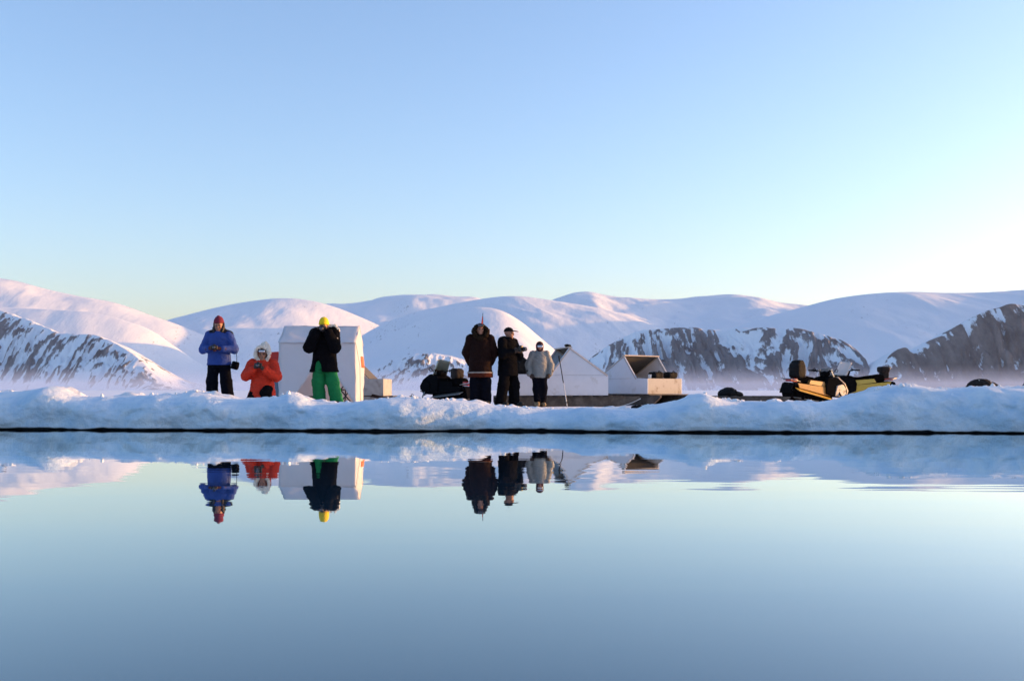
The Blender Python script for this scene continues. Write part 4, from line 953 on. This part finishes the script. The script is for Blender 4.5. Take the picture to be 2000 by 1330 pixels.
# sledge whose cabin opens to the right
yaw2 = math.atan2(-0.8, 0.6); Cx, Cy = 3.05, 23.0
mid2 = Vector((Cx, Cy, 0)) + 0.55 * Vector((0.8, 0.6, 0))
t2 = sledge('cabin_sledge', 'wooden sledge with a white cabin open at its right, black bags on the end', (mid2.x, mid2.y, 0.17), yaw2, -2.6, 0.42, 1.16, 0.26, 0.55, 12, WOOD_DARK, WOOD_DARK, False, 'sledges at the camp')
zt2 = cabin_box(t2, -2.5, -0.005, 1.10, 0.29, 0.35, (-1.73, -0.79, -0.366, 0.525), 1, PLY_WHITE, PLY_WORN)
box_part('hatch_sill', (-0.40, -0.53, zt2 + 0.002), (-0.33, 0.53, zt2 + 0.02), TRIM_PALE, t2, 0.003)
box_part('deck_board', (-0.33, -0.525, zt2 - 0.02), (-0.03, 0.525, zt2 - 0.003), PLY_WORN, t2, 0.003)

def bag(name, label, cat, M, r, m=BLACK_BAG, strap=True, seed=0, group=None):
    t = thing(name, label, cat, M.translation, M.to_euler().z, group)
    so = Solid((-r[0] - 0.06, -r[1] - 0.06, -0.04), (r[0] + 0.06, r[1] + 0.06, 2 * r[2] + 0.06), 0.010); so.box((0, 0, r[2]), r, min(r) * 0.55)
    solid_part('bag_body', so, m, t, 0.016, 0.09, seed=seed)
    if strap: tube_part('handle', [(-r[0] * 0.45, -r[1] * 0.9, 2 * r[2] * 0.7), (-r[0] * 0.3, -r[1] * 1.03, 2 * r[2] * 0.95), (0, -r[1] * 0.8, 2 * r[2] + 0.03), (r[0] * 0.3, -r[1] * 1.03, 2 * r[2] * 0.95), (r[0] * 0.45, -r[1] * 0.9, 2 * r[2] * 0.7)], 0.009, BLACK_BAG, t, 6)
    return t
bag('duffel_bag', 'black duffel bag on the open cabin sledge, nearer the hatch', 'bag', t2.matrix_basis @ Matrix.Translation((-0.16, -0.14, zt2)) @ Matrix.Rotation(R(90), 4, 'Z'), (0.14, 0.12, 0.075), seed=3, group='black bags on the open sledge')
bag('duffel_bag', 'black duffel bag on the open cabin sledge, at its right corner', 'bag', t2.matrix_basis @ Matrix.Translation((-0.16, 0.33, zt2)) @ Matrix.Rotation(R(90), 4, 'Z'), (0.14, 0.11, 0.075), seed=4, group='black bags on the open sledge')
bm = bmesh.new(); bmesh.ops.create_cone(bm, cap_ends=True, segments=16, radius1=0.034, radius2=0.042, depth=0.09)
k = tag(bm_obj('cup', bm, PLASTIC_WHITE, None, smooth=False), 'small white cup beside the black bags on the sledge', 'cup'); k.matrix_world = t2.matrix_basis @ Matrix.Translation((-0.13, -0.36, zt2 + 0.045))

# big black bag on the low end of the first sledge
Mb = t1.matrix_basis @ Matrix.Translation((-1.02, -0.30, zt1)) @ Matrix.Rotation(R(4), 4, 'Z')
b = thing('gear_sack', 'black sack slumped on the white box between the peaked cap and light grey people', 'sack', Mb.translation, Mb.to_euler().z)
box_part('lid_board', (-0.28, -0.24, 0.0), (0.42, 0.70, 0.018), PLY_WHITE, t1, 0.003).matrix_basis = Matrix.Translation((-1.02, -0.28, zt1 + 0.001))
so = Solid((-0.45, -0.3, -0.04), (0.45, 0.3, 0.5), 0.011); so.box((-0.05, 0, 0.16), (0.24, 0.16, 0.15), 0.09); so.ell((-0.14, 0, 0.28), (0.14, 0.14, 0.12), 0.06); so.ell((0.20, 0, 0.09), (0.16, 0.14, 0.085), 0.05)
solid_part('sack_body', so, BLACK_BAG, b, 0.02, 0.10, seed=5); tube_part('sack_cord', [(-0.2, -0.14, 0.34), (-0.12, -0.17, 0.30), (0.0, -0.17, 0.26), (0.14, -0.16, 0.16)], 0.008, BLACK_BAG, b, 6)
b.location.z += 0.02

# walking pole leaning on the cabin
b = thing('ski_pole', 'thin black and white ski pole leaning against the white peaked cabin', 'ski pole', (at(1108, 21.4), 21.4, gnd(at(1108, 21.4), 21.4)), 0)
ex = at(1093, 22.1) - at(1108, 21.4)
tube_part('shaft', [(0, 0, 0), (ex * 0.5, 0.35, 0.50)], 0.010, PLASTIC_WHITE, b, 8); tube_part('upper_shaft', [(ex * 0.5, 0.35, 0.50), (ex, 0.70, 1.0)], 0.010, BLACK_BAG, b, 8)
tube_part('grip', [(ex, 0.70, 0.97), (ex * 1.1, 0.75, 1.09)], [0.013, 0.016], BLACK_BAG, b, 8); tube_part('basket', [(ex * 0.08, 0.05, 0.085), (ex * 0.085, 0.052, 0.095)], 0.04, BLACK_BAG, b, 12)
# pennant
b = thing('pennant_pole', 'thin pole with small red pennant showing above the person in brown parka', 'flag pole', (at(943, 22.3), 22.3, gnd(at(943, 22.3), 22.3)), 0)
tube_part('pole', [(0, 0, 0), (0.005, 0, 1.2), (0.0, 0, 2.0)], [0.012, 0.009, 0.006], BLACK_BAG, b, 6)
sheet_part('pennant', lambda u, v: (-0.006 - 0.05 * (1 - u * 0.85) * v, 0.02 * math.sin(v * 5 + u * 3), 1.63 + 0.30 * u), 8, 5, RED_CLOTH, b)
# mitts on the snow
for i, (px, rz, lab) in enumerate(((1243, 10, 'black mitten lying on the snow below the sledges, left of the pair'), (1260, -25, 'black mitten lying on the snow below the sledges, right of the pair'))):
    x = at(px, 18.6); so = Solid((-0.16, -0.1, -0.03), (0.16, 0.1, 0.12), 0.008); so.ell((-0.02, 0, 0.035), (0.085, 0.05, 0.035), 0); so.ell((0.07, 0, 0.035), (0.05, 0.045, 0.035), 0.03); so.cone((0.0, 0.03, 0.04), (-0.06, 0.075, 0.035), 0.02, 0.016, 0.01)
    k = tag(solid_part('mitten', so, BLACK_BAG, None, 0.008, 0.05, seed=i), lab, 'mitten', 'mittens on the snow'); k.location = (x, 18.6 - 0.1 * i, gnd(x, 18.6) + 0.005); k.rotation_euler = (0, 0, R(rz))

# sledge behind the tent, grey box and cabin
t3 = sledge('cabin_sledge', 'grey weathered sledge box standing just right of the white tent', (at(716, 26.0), 26.2, 0.16), R(-6), -1.6, 1.15, 1.0, 0.22, 0.7, 10, WOOD_GREY, WOOD_DARK, False, 'sledges at the camp')
cabin_box(t3, -1.45, 0.52, 0.96, 0.25, 0.42, (-1.30, -0.50, 0.14, 0.62), -1, WOOD_GREY, WOOD_GREY)
b = thing('plank_pile', 'dark plank and sledge tow bar lying right of the grey sledge box', 'planks', (at(768, 25.0), 25.0, gnd(at(768, 25.0), 25.0) + 0.0), 0)
prism_part('plank', [(-0.55, 0.20), (-0.50, 0.27), (0.05, 0.14), (0.40, 0.09), (0.40, 0.05), (0.0, 0.08)], -0.10, 0.06, DARK_TARP, b, 0.006)
prism_part('plank', [(-0.45, 0.02), (-0.35, 0.13), (0.35, 0.125), (0.45, 0.07), (0.40, 0.02)], 0.07, 0.16, WOOD_RAW, b, 0.006)
tube_part('tow_loop', [(0.40, 0.1, 0.08), (0.47, 0.1, 0.09), (0.50, 0.1, 0.03)], 0.014, ROPE, b, 6)

# flat sledge with a covered load
fx, fy = at(1450, 31.0), 31.0
t4 = sledge('flat_sledge', 'long low flat sledge on the plain left of the gold snowmobile', (fx, fy, 0.15), R(3), -1.25, 1.35, 0.9, 0.20, 0.5, 9, WOOD_DARK, WOOD_DARK, False, 'sledges at the camp')
def bundle(label, loc, parts, m, vox=0.014, seed=1, wr=0.03):
    ext = np.array([[*p_] for p_ in parts]); c = ext[:, :3]; r = ext[:, 3:]
    so = Solid((c - r).min(0) - 0.08, (c + r).max(0) + 0.08, vox)
    for p_ in parts: so.ell(p_[:3], p_[3:], 0.07)
    so.box((0, 0, -0.5), (4, 4, 0.5), 0.0, 0.0, 's')
    t = thing('gear_bundle', label, 'bundle', loc, 0)
    solid_part('tarp', so, m, t, wr, 0.12, seed=seed)
    lo, hi = (c - r).min(0), (c + r).max(0)
    for fx_ in (0.35, 0.68):
        x = lo[0] + (hi[0] - lo[0]) * fx_
        z = max(p_[2] + p_[5] * math.sqrt(max(0.05, 1 - ((x - p_[0]) / p_[3]) ** 2)) for p_ in parts if abs(x - p_[0]) < p_[3])
        tube_part('lashing', [(x, lo[1] * 1.0, 0.01), (x, lo[1] * 0.85, z * 0.65), (x, lo[1] * 0.3, z * 1.02), (x, hi[1] * 0.4, z * 1.02), (x, hi[1] * 1.0, 0.01)], 0.012, ROPE if m is not BLACK_BAG else BLACK_BAG, t, 6)
    return t
bundle('black humped bundle lashed on the flat sledge', (at(1427, 31.0), 31.0, 0.15 + 0.228), [(-0.08, 0, 0.04, 0.30, 0.28, 0.20), (0.16, 0.02, 0.02, 0.22, 0.24, 0.12), (-0.03, 0, 0.14, 0.14, 0.2, 0.10)], BLACK_BAG, seed=6)
gx_, gy_ = at(1918, 24.0), 24.0
gz_ = gnd(gx_, gy_) - 0.01
sledge('flat_sledge', 'low flat sledge under the dark brown bundle at far right', (gx_, gy_, gz_), R(-4), -0.7, 0.75, 0.6, 0.20, 0.3, 6, WOOD_DARK, WOOD_DARK, False, 'sledges at the camp')
bundle('dark brown bundle of gear on the low sledge at far right', (gx_, gy_, gz_ + 0.228), [(-0.13, 0, 0.14, 0.25, 0.22, 0.22), (0.02, 0, 0.17, 0.22, 0.22, 0.22), (0.25, 0, 0.12, 0.16, 0.18, 0.18)], DARK_TARP, seed=7)

# ------------------------------------------------------------------ snowmobiles
RUBBER = mat('track_rubber', (0.008, 0.008, 0.009), 0.85, 0.3, 30, spec=0.0)
SEAT_BLACK = mat('seat_vinyl', (0.005, 0.0045, 0.0045), 0.75, 0.25, 25, 0.003, 60, spec=0.0)
BLACK_PLASTIC = mat('black_plastic', (0.006, 0.006, 0.007), 0.7, 0.2, 25, spec=0.0)
GOLD = mat('gold_paint', (0.62, 0.36, 0.05), 0.4, 0.12, 18, stain=((0.25, 0.15, 0.05), 6.0, 0.6, 0.8), coat=0.3)
GOLD_DARK = mat('ochre_panel', (0.30, 0.14, 0.03), 0.5, 0.2, 14)
YELLOW = mat('yellow_paint', (0.45, 0.30, 0.02), 0.4, 0.15, 18, coat=0.3)
DECAL = mat('cream_hood_with_black_graphics', (0.50, 0.42, 0.36), 0.4, 0.1, 8, stain=((0.02, 0.02, 0.02), 9.0, 0.56, 0.60))
STEEL = mat('dull_steel', (0.30, 0.29, 0.28), 0.4, 0.2, 30, metal=0.9)
TAIL_RED = mat('tail_lamp_red', (0.35, 0.01, 0.015), 0.25, 0.1, 20, coat=0.5)
LAMP_GLASS = mat('headlamp_glass', (0.65, 0.66, 0.68), 0.12, 0.05, 20, coat=0.5)
MAROON_PLASTIC = mat('maroon_plastic', (0.045, 0.010, 0.012), 0.45, 0.2, 20)

def shield_material(name, col, alpha):
    m = bpy.data.materials.new(name); t, b = nodes_of(m)
    tc = t.nodes.new('ShaderNodeTexCoord'); t.links.new(ramp_mix(t, noise_node(t, tc.outputs['Object'], 6.0), tuple(q * 0.85 for q in col), col), b.inputs['Base Color'])
    b.inputs['Roughness'].default_value = 0.25; b.inputs['Alpha'].default_value = alpha
    return m
SMOKE = shield_material('smoked_green_shield', (0.20, 0.22, 0.17), 0.82)
GREY_SHIELD = shield_material('grey_clear_shield', (0.25, 0.27, 0.28), 0.55)
FROST = shield_material('frosted_shield', (0.60, 0.60, 0.62), 0.75)

def snowmobile(name, label, loc, yaw, hood, panel, board, shield, tall=0.30, bag_=None, rack=True, roll=0.0, pitch=0.0, group='snowmobiles at the camp'):
    t = thing(name, label, 'snowmobile', loc, yaw, group); t.rotation_euler = (roll, pitch, yaw)
    # track: a closed belt with cleats
    xr, xf, rr = -1.12, 0.30, 0.17
    path = [(xr + (xf - xr) * i / 10, 0.0) for i in range(11)]
    path += [(xf + 0.28 * math.sin(a), 0.02 + 0.28 * (1 - math.cos(a))) for a in (0.5, 0.9)] + [(xf + 0.30, 0.30), (xf + 0.16, 0.42)]
    path += [(xf + 0.1 - (xf + 0.1 - xr) * i / 8, 0.42 - 0.08 * i / 8) for i in range(1, 9)]
    path += [(xr - rr * math.sin(a), rr - 0.0 + rr * math.cos(a)) for a in (0.5, 1.0, 1.5, 2.0, 2.5)]
    bm = bmesh.new(); n = len(path); hw_ = 0.20
    ctr = (sum(p_[0] for p_ in path) / n, 0.2); rings = []
    for (x, z) in path:
        v = Vector((ctr[0] - x, ctr[1] - z)); v = v.normalized() * 0.03 if v.length > 0 else v
        q = (x, z + 0.03) if z < 0.01 else ((x, z - 0.03) if 0.30 < z and x < xf + 0.1 else (x + v.x, z + v.y))
        rings.append([bm.verts.new((x, -hw_, z)), bm.verts.new((x, hw_, z)), bm.verts.new((q[0], hw_, q[1])), bm.verts.new((q[0], -hw_, q[1]))])
    for i in range(n):
        a, b_ = rings[i], rings[(i + 1) % n]
        for k in range(4): bm.faces.new((a[k], a[(k + 1) % 4], b_[(k + 1) % 4], b_[k]))
    tr = bm_obj('track', bm, RUBBER, t)
    lug = None
    for i in range(n):
        (x, z), (x2, z2) = path[i], path[(i + 1) % n]; a = math.atan2(z2 - z, x2 - x)
        o = box_part('cleat', (-0.012, -0.19, -0.024), (0.012, 0.19, 0.0), RUBBER, tr, 0.0) if lug is None else link('cleat', lug, None, tr)
        lug = o.data; o.location = ((x + x2) / 2, 0, (z + z2) / 2); o.rotation_euler = (0, -a, 0)
    wl = None
    for x in (-1.11, -0.70, -0.30, 0.12):
        for y in (-0.13, 0.13):
            if wl is None: wl = tube_part('idler_wheel', [(0, -0.02, 0), (0, 0.02, 0)], 0.085, BLACK_PLASTIC, t, 14); o = wl; wl.data.polygons.foreach_set('use_smooth', [False] * len(wl.data.polygons))
            else: o = link('idler_wheel', wl.data, None, t)
            o.location = (x, y, 0.125 if x > -1.1 else 0.16)
    tube_part('slide_rail', [(-1.1, -0.11, 0.06), (0.15, -0.11, 0.06), (0.38, -0.11, 0.16)], 0.022, STEEL, t); tube_part('slide_rail', [(-1.1, 0.11, 0.06), (0.15, 0.11, 0.06), (0.38, 0.11, 0.16)], 0.022, STEEL, t)
    hull_part('tunnel', [(-1.25, 0.40, 0.235), (-1.25, 0.50, 0.22), (0.30, 0.56, 0.22), (0.30, 0.44, 0.235)], BLACK_PLASTIC, t, 0.012)
    for s_ in (-1, 1):
        bm = bmesh.new(); bm_box(bm, (-1.20, min(s_ * 0.235, s_ * 0.43), 0.0), (0.42, max(s_ * 0.235, s_ * 0.43), 0.022)); bmesh.ops.transform(bm, matrix=Matrix.Translation((0, 0, 0.34)) @ Matrix.Rotation(R(4.5), 4, 'Y') @ Matrix.Rotation(R(-s_ * 24), 4, 'X'), verts=bm.verts)
        bm_obj('running_board', bm, board, t, bevel=0.006)
        prism_part('tunnel_skirt', [(-1.15, 0.50), (-1.05, 0.36), (0.40, 0.26), (0.45, 0.34), (0.20, 0.52)], min(s_ * 0.237, s_ * 0.262), max(s_ * 0.237, s_ * 0.262), panel, t, 0.004)
    hull_part('dark_track_fill', [(-1.10, 0.10, 0.15), (-1.16, 0.30, 0.15), (-0.9, 0.39, 0.15), (0.35, 0.41, 0.15), (0.50, 0.25, 0.15), (0.30, 0.10, 0.15)], RUBBER, t, 0.01)  # added black block, makes the see-through space under the tunnel read dark
    hull_part('snow_flap', [(-1.27, 0.48, 0.22), (-1.31, 0.46, 0.22), (-1.40, 0.16, 0.21), (-1.38, 0.15, 0.21)], RUBBER, t, 0.004)
    hull_part('seat', [(-0.98, 0.53, 0.15), (-1.00, 0.70, 0.14), (-0.85, 0.78, 0.15), (-0.45, 0.76, 0.17), (-0.15, 0.71, 0.17), (0.12, 0.76, 0.15), (0.26, 0.82, 0.13), (0.28, 0.55, 0.16)], SEAT_BLACK, t, 0.035, True)
    hull_part('side_cover', [(-0.62, 0.53, 0.24), (-0.55, 0.66, 0.225), (0.10, 0.68, 0.225), (0.18, 0.52, 0.25)], panel, t, 0.012)
    # engine cowl
    cw = hull_part('cowl', [(0.16, 0.32, 0.30), (0.12, 0.58, 0.33), (0.20, 0.82, 0.26), (0.42, 0.90, 0.24), (0.72, 0.87, 0.25), (1.02, 0.70, 0.29), (1.20, 0.50, 0.26), (1.18, 0.40, 0.24), (1.00, 0.28, 0.30), (0.50, 0.25, 0.34)], BLACK_PLASTIC, t, 0.03, True)
    hull_part('hood', [(0.72, 0.925, 0.16), (0.80, 0.91, 0.18), (1.05, 0.75, 0.255), (1.235, 0.535, 0.262), (1.225, 0.40, 0.25), (1.16, 0.40, 0.25), (1.02, 0.60, 0.25), (0.84, 0.78, 0.18)], hood, t, 0.014, True)
    for s_ in (-1, 1):
        prism_part('side_panel', [(0.55, 0.30), (0.62, 0.62), (0.86, 0.70), (1.02, 0.58), (1.06, 0.42), (0.92, 0.28)], min(s_ * 0.265, s_ * 0.325), max(s_ * 0.265, s_ * 0.325), hood, t, 0.012)
        ball_part('headlight', (1.045, s_ * 0.12, 0.735), (0.05, 0.085, 0.045), LAMP_GLASS, t)
    tube_part('front_bumper', [(1.05, -0.22, 0.34), (1.28, -0.20, 0.36), (1.33, 0, 0.37), (1.28, 0.20, 0.36), (1.05, 0.22, 0.34)], 0.018, BLACK_PLASTIC, t)
    def shield_fn(u, v):
        a = (u - 0.5) * 2; return (0.74 - 0.30 * a * a - (tall * 0.55) * v, a * (0.27 - 0.05 * v), 0.90 + tall * v - 0.05 * a * a * v + (-0.03 * a * a))
    sheet_part('windshield', shield_fn, 13, 7, shield, t, 0.006)
    hb = tube_part('handlebar', [(0.10, -0.38, 1.02), (0.22, -0.24, 1.03), (0.30, -0.10, 0.99), (0.32, 0, 0.98), (0.30, 0.10, 0.99), (0.22, 0.24, 1.03), (0.10, 0.38, 1.02)], 0.016, BLACK_PLASTIC, t)
    for s_ in (-1, 1):
        tube_part('grip', [(0.145, s_ * 0.33, 1.023), (0.06, s_ * 0.44, 1.016)], 0.022, RUBBER, hb)
        tube_part('brake_lever', [(0.24, s_ * 0.22, 1.05), (0.24, s_ * 0.33, 1.055), (0.17, s_ * 0.43, 1.04)], 0.010, BLACK_PLASTIC, hb, 6)
        tube_part('mirror_loop', [(0.34, s_ * 0.30, 0.98), (0.34, s_ * 0.37, 1.06), (0.34, s_ * 0.44, 1.12), (0.34, s_ * 0.49, 1.08), (0.34, s_ * 0.46, 1.02), (0.34, s_ * 0.38, 1.02)], 0.012, BLACK_PLASTIC, t, 6)
    so = Solid((0.1, -0.2, 0.8), (0.55, 0.2, 1.12), 0.010); so.box((0.34, 0, 0.95), (0.11, 0.13, 0.07), 0.045, rot=E(0, -20, 0)); solid_part('instrument_pod', so, BLACK_PLASTIC, t)
    tube_part('steering_post', [(0.33, 0, 0.98), (0.48, 0, 0.75)], 0.022, STEEL, t)
    for s_ in (-1, 1):
        y = s_ * 0.46
        bot = [(0.30, 0.0), (1.05, 0.0), (1.22, 0.03), (1.36, 0.10), (1.44, 0.19)]
        sk = prism_part('ski', bot + [(x + 0.005, z + 0.022) for x, z in bot[::-1]], y - 0.07, y + 0.07, BLACK_PLASTIC, t, 0.004)
        tube_part('ski_loop', [(1.43, y, 0.18), (1.44, y, 0.26), (1.36, y, 0.27), (1.20, y, 0.14), (1.10, y, 0.03)], 0.013, STEEL, sk, 6)
        tube_part('spindle', [(0.80, y, 0.03), (0.78, y * 0.97, 0.20), (0.74, y * 0.85, 0.34)], 0.024, STEEL, t)
        tube_part('control_arm', [(0.79, y * 0.97, 0.20), (0.72, s_ * 0.20, 0.33)], 0.016, STEEL, t); tube_part('control_arm', [(0.77, y * 0.93, 0.27), (0.98, s_ * 0.20, 0.35)], 0.016, STEEL, t)
        tube_part('shock_absorber', [(0.78, y * 0.9, 0.24), (0.70, s_ * 0.22, 0.58)], 0.028, BLACK_PLASTIC, t)
    if rack:
        tube_part('rear_rack', [(-0.98, -0.20, 0.56), (-1.36, -0.20, 0.60), (-1.38, 0.20, 0.60), (-0.98, 0.20, 0.56)], 0.014, STEEL, t, 6); tube_part('rear_rack', [(-1.18, -0.20, 0.58), (-1.18, 0.20, 0.58)], 0.012, STEEL, t, 6)
    hull_part('tail_lamp', [(-1.30, 0.52, 0.11), (-1.32, 0.60, 0.10), (-1.00, 0.66, 0.11), (-1.00, 0.54, 0.12)], TAIL_RED, t, 0.012)
    return t

def on_machine(t, name, label, cat, M, boxes, m, seed=0, straps=()):
    """luggage strapped to a machine: a thing of its own"""
    W_ = t.matrix_basis @ M
    k = thing(name, label, cat, W_.translation, W_.to_euler().z)
    c = np.array([b_[:3] for b_ in boxes]); r = np.array([b_[3:6] for b_ in boxes])
    so = Solid((c - r).min(0) - 0.06, (c + r).max(0) + 0.06, 0.011)
    for b_ in boxes: so.box(b_[:3], b_[3:6], b_[6], 0.03)
    solid_part('pack', so, m, k, 0.014, 0.08, seed=seed)
    for (pts, r_, mm) in straps: tube_part('strap', pts, r_, mm, k, 6)
    return k

# gold machine facing right
bx_, by_ = at(1594, 31.8), 32.0
sB = snowmobile('snowmobile', 'gold and black snowmobile with a black backpack on its rear, facing right', (bx_, by_, 0.15), R(34), DECAL, GOLD_DARK, GOLD, GREY_SHIELD, 0.27, roll=R(3), pitch=R(6.5))
on_machine(sB, 'backpack', 'tall black backpack strapped upright on the gold snowmobile', 'backpack', Matrix.Translation((-0.92, 0, 0.70)), [(0, 0, 0.20, 0.20, 0.20, 0.24, 0.10), (0.02, 0, 0.40, 0.15, 0.17, 0.12, 0.08), (-0.14, 0, 0.16, 0.10, 0.15, 0.16, 0.06)], BLACK_BAG, 8,
           (([(0.19, -0.14, 0.0), (0.235, -0.14, 0.2), (0.16, -0.14, 0.44)], 0.016, WOOD_GREY), ([(0.19, 0.14, 0.0), (0.235, 0.14, 0.2), (0.16, 0.14, 0.44)], 0.016, BLACK_BAG)))
# yellow machine behind, facing left
cx_, cy_ = at(1674, 34.5), 34.5
sC = snowmobile('snowmobile', 'black and yellow snowmobile facing left, partly hidden behind the snow bank', (cx_, cy_, 0.22), R(190), BLACK_PLASTIC, YELLOW, YELLOW, FROST, 0.46, roll=R(-2), pitch=R(6))
on_machine(sC, 'fuel_can', 'tan and black box on the rear of the yellow snowmobile', 'box', Matrix.Translation((-1.02, 0, 0.62)), [(-0.02, 0, 0.10, 0.12, 0.13, 0.11, 0.04), (0.0, 0, 0.30, 0.16, 0.17, 0.10, 0.06)], DARK_TARP, 9, (([(-0.17, 0.1, 0.32), (-0.20, 0.1, 0.36), (-0.19, 0.05, 0.39)], 0.03, ROPE),))
# machine at the left, seen from behind
ax_, ay_ = at(874, 33.0), 33.0
sA = snowmobile('snowmobile', 'black snowmobile seen from behind, left of the person in brown parka', (ax_, ay_, 0.15), R(128), BLACK_PLASTIC, BLACK_PLASTIC, STEEL, SMOKE, 0.50)
on_machine(sA, 'seat_bag', 'rounded dark bag on the rear seat of the left snowmobile', 'bag', Matrix.Translation((-0.55, 0, 0.74)), [(0, 0, 0.17, 0.16, 0.20, 0.18, 0.12)], DARK_TARP, 10)
t5 = sledge('flat_sledge', 'empty low sledge on the snow beside the left snowmobile', (at(880, 28.3), 28.3, 0.15), R(-2), -0.75, 0.95, 0.6, 0.13, 0.35, 7, WOOD_DARK, WOOD_DARK, False, 'sledges at the camp')

# covered crate at the right edge of the view, and a block of snow beside it
rx, ry = at(2010, 18.0), 18.0
b = thing('covered_crate', 'slate grey tarp covered crate on the bank at the right edge', 'crate', (rx, ry, 0.24), R(10))
so = Solid((-0.40, -0.35, -0.05), (0.40, 0.35, 0.60), 0.012); so.loft([(0.0, 0, 0, 0.30, 0.25), (0.22, 0.02, 0, 0.22, 0.2), (0.50, 0.06, 0, 0.10, 0.12)], 0.0); so.box((0, 0, 0.05), (0.25, 0.22, 0.08), 0.03, 0.05)
solid_part('tarp', so, SLATE_TARP, b, 0.03, 0.15, seed=12); tube_part('lashing', [(-0.30, -0.1, 0.02), (-0.17, -0.19, 0.26), (0.1, -0.21, 0.27), (0.28, -0.1, 0.02)], 0.01, ROPE, b, 6)
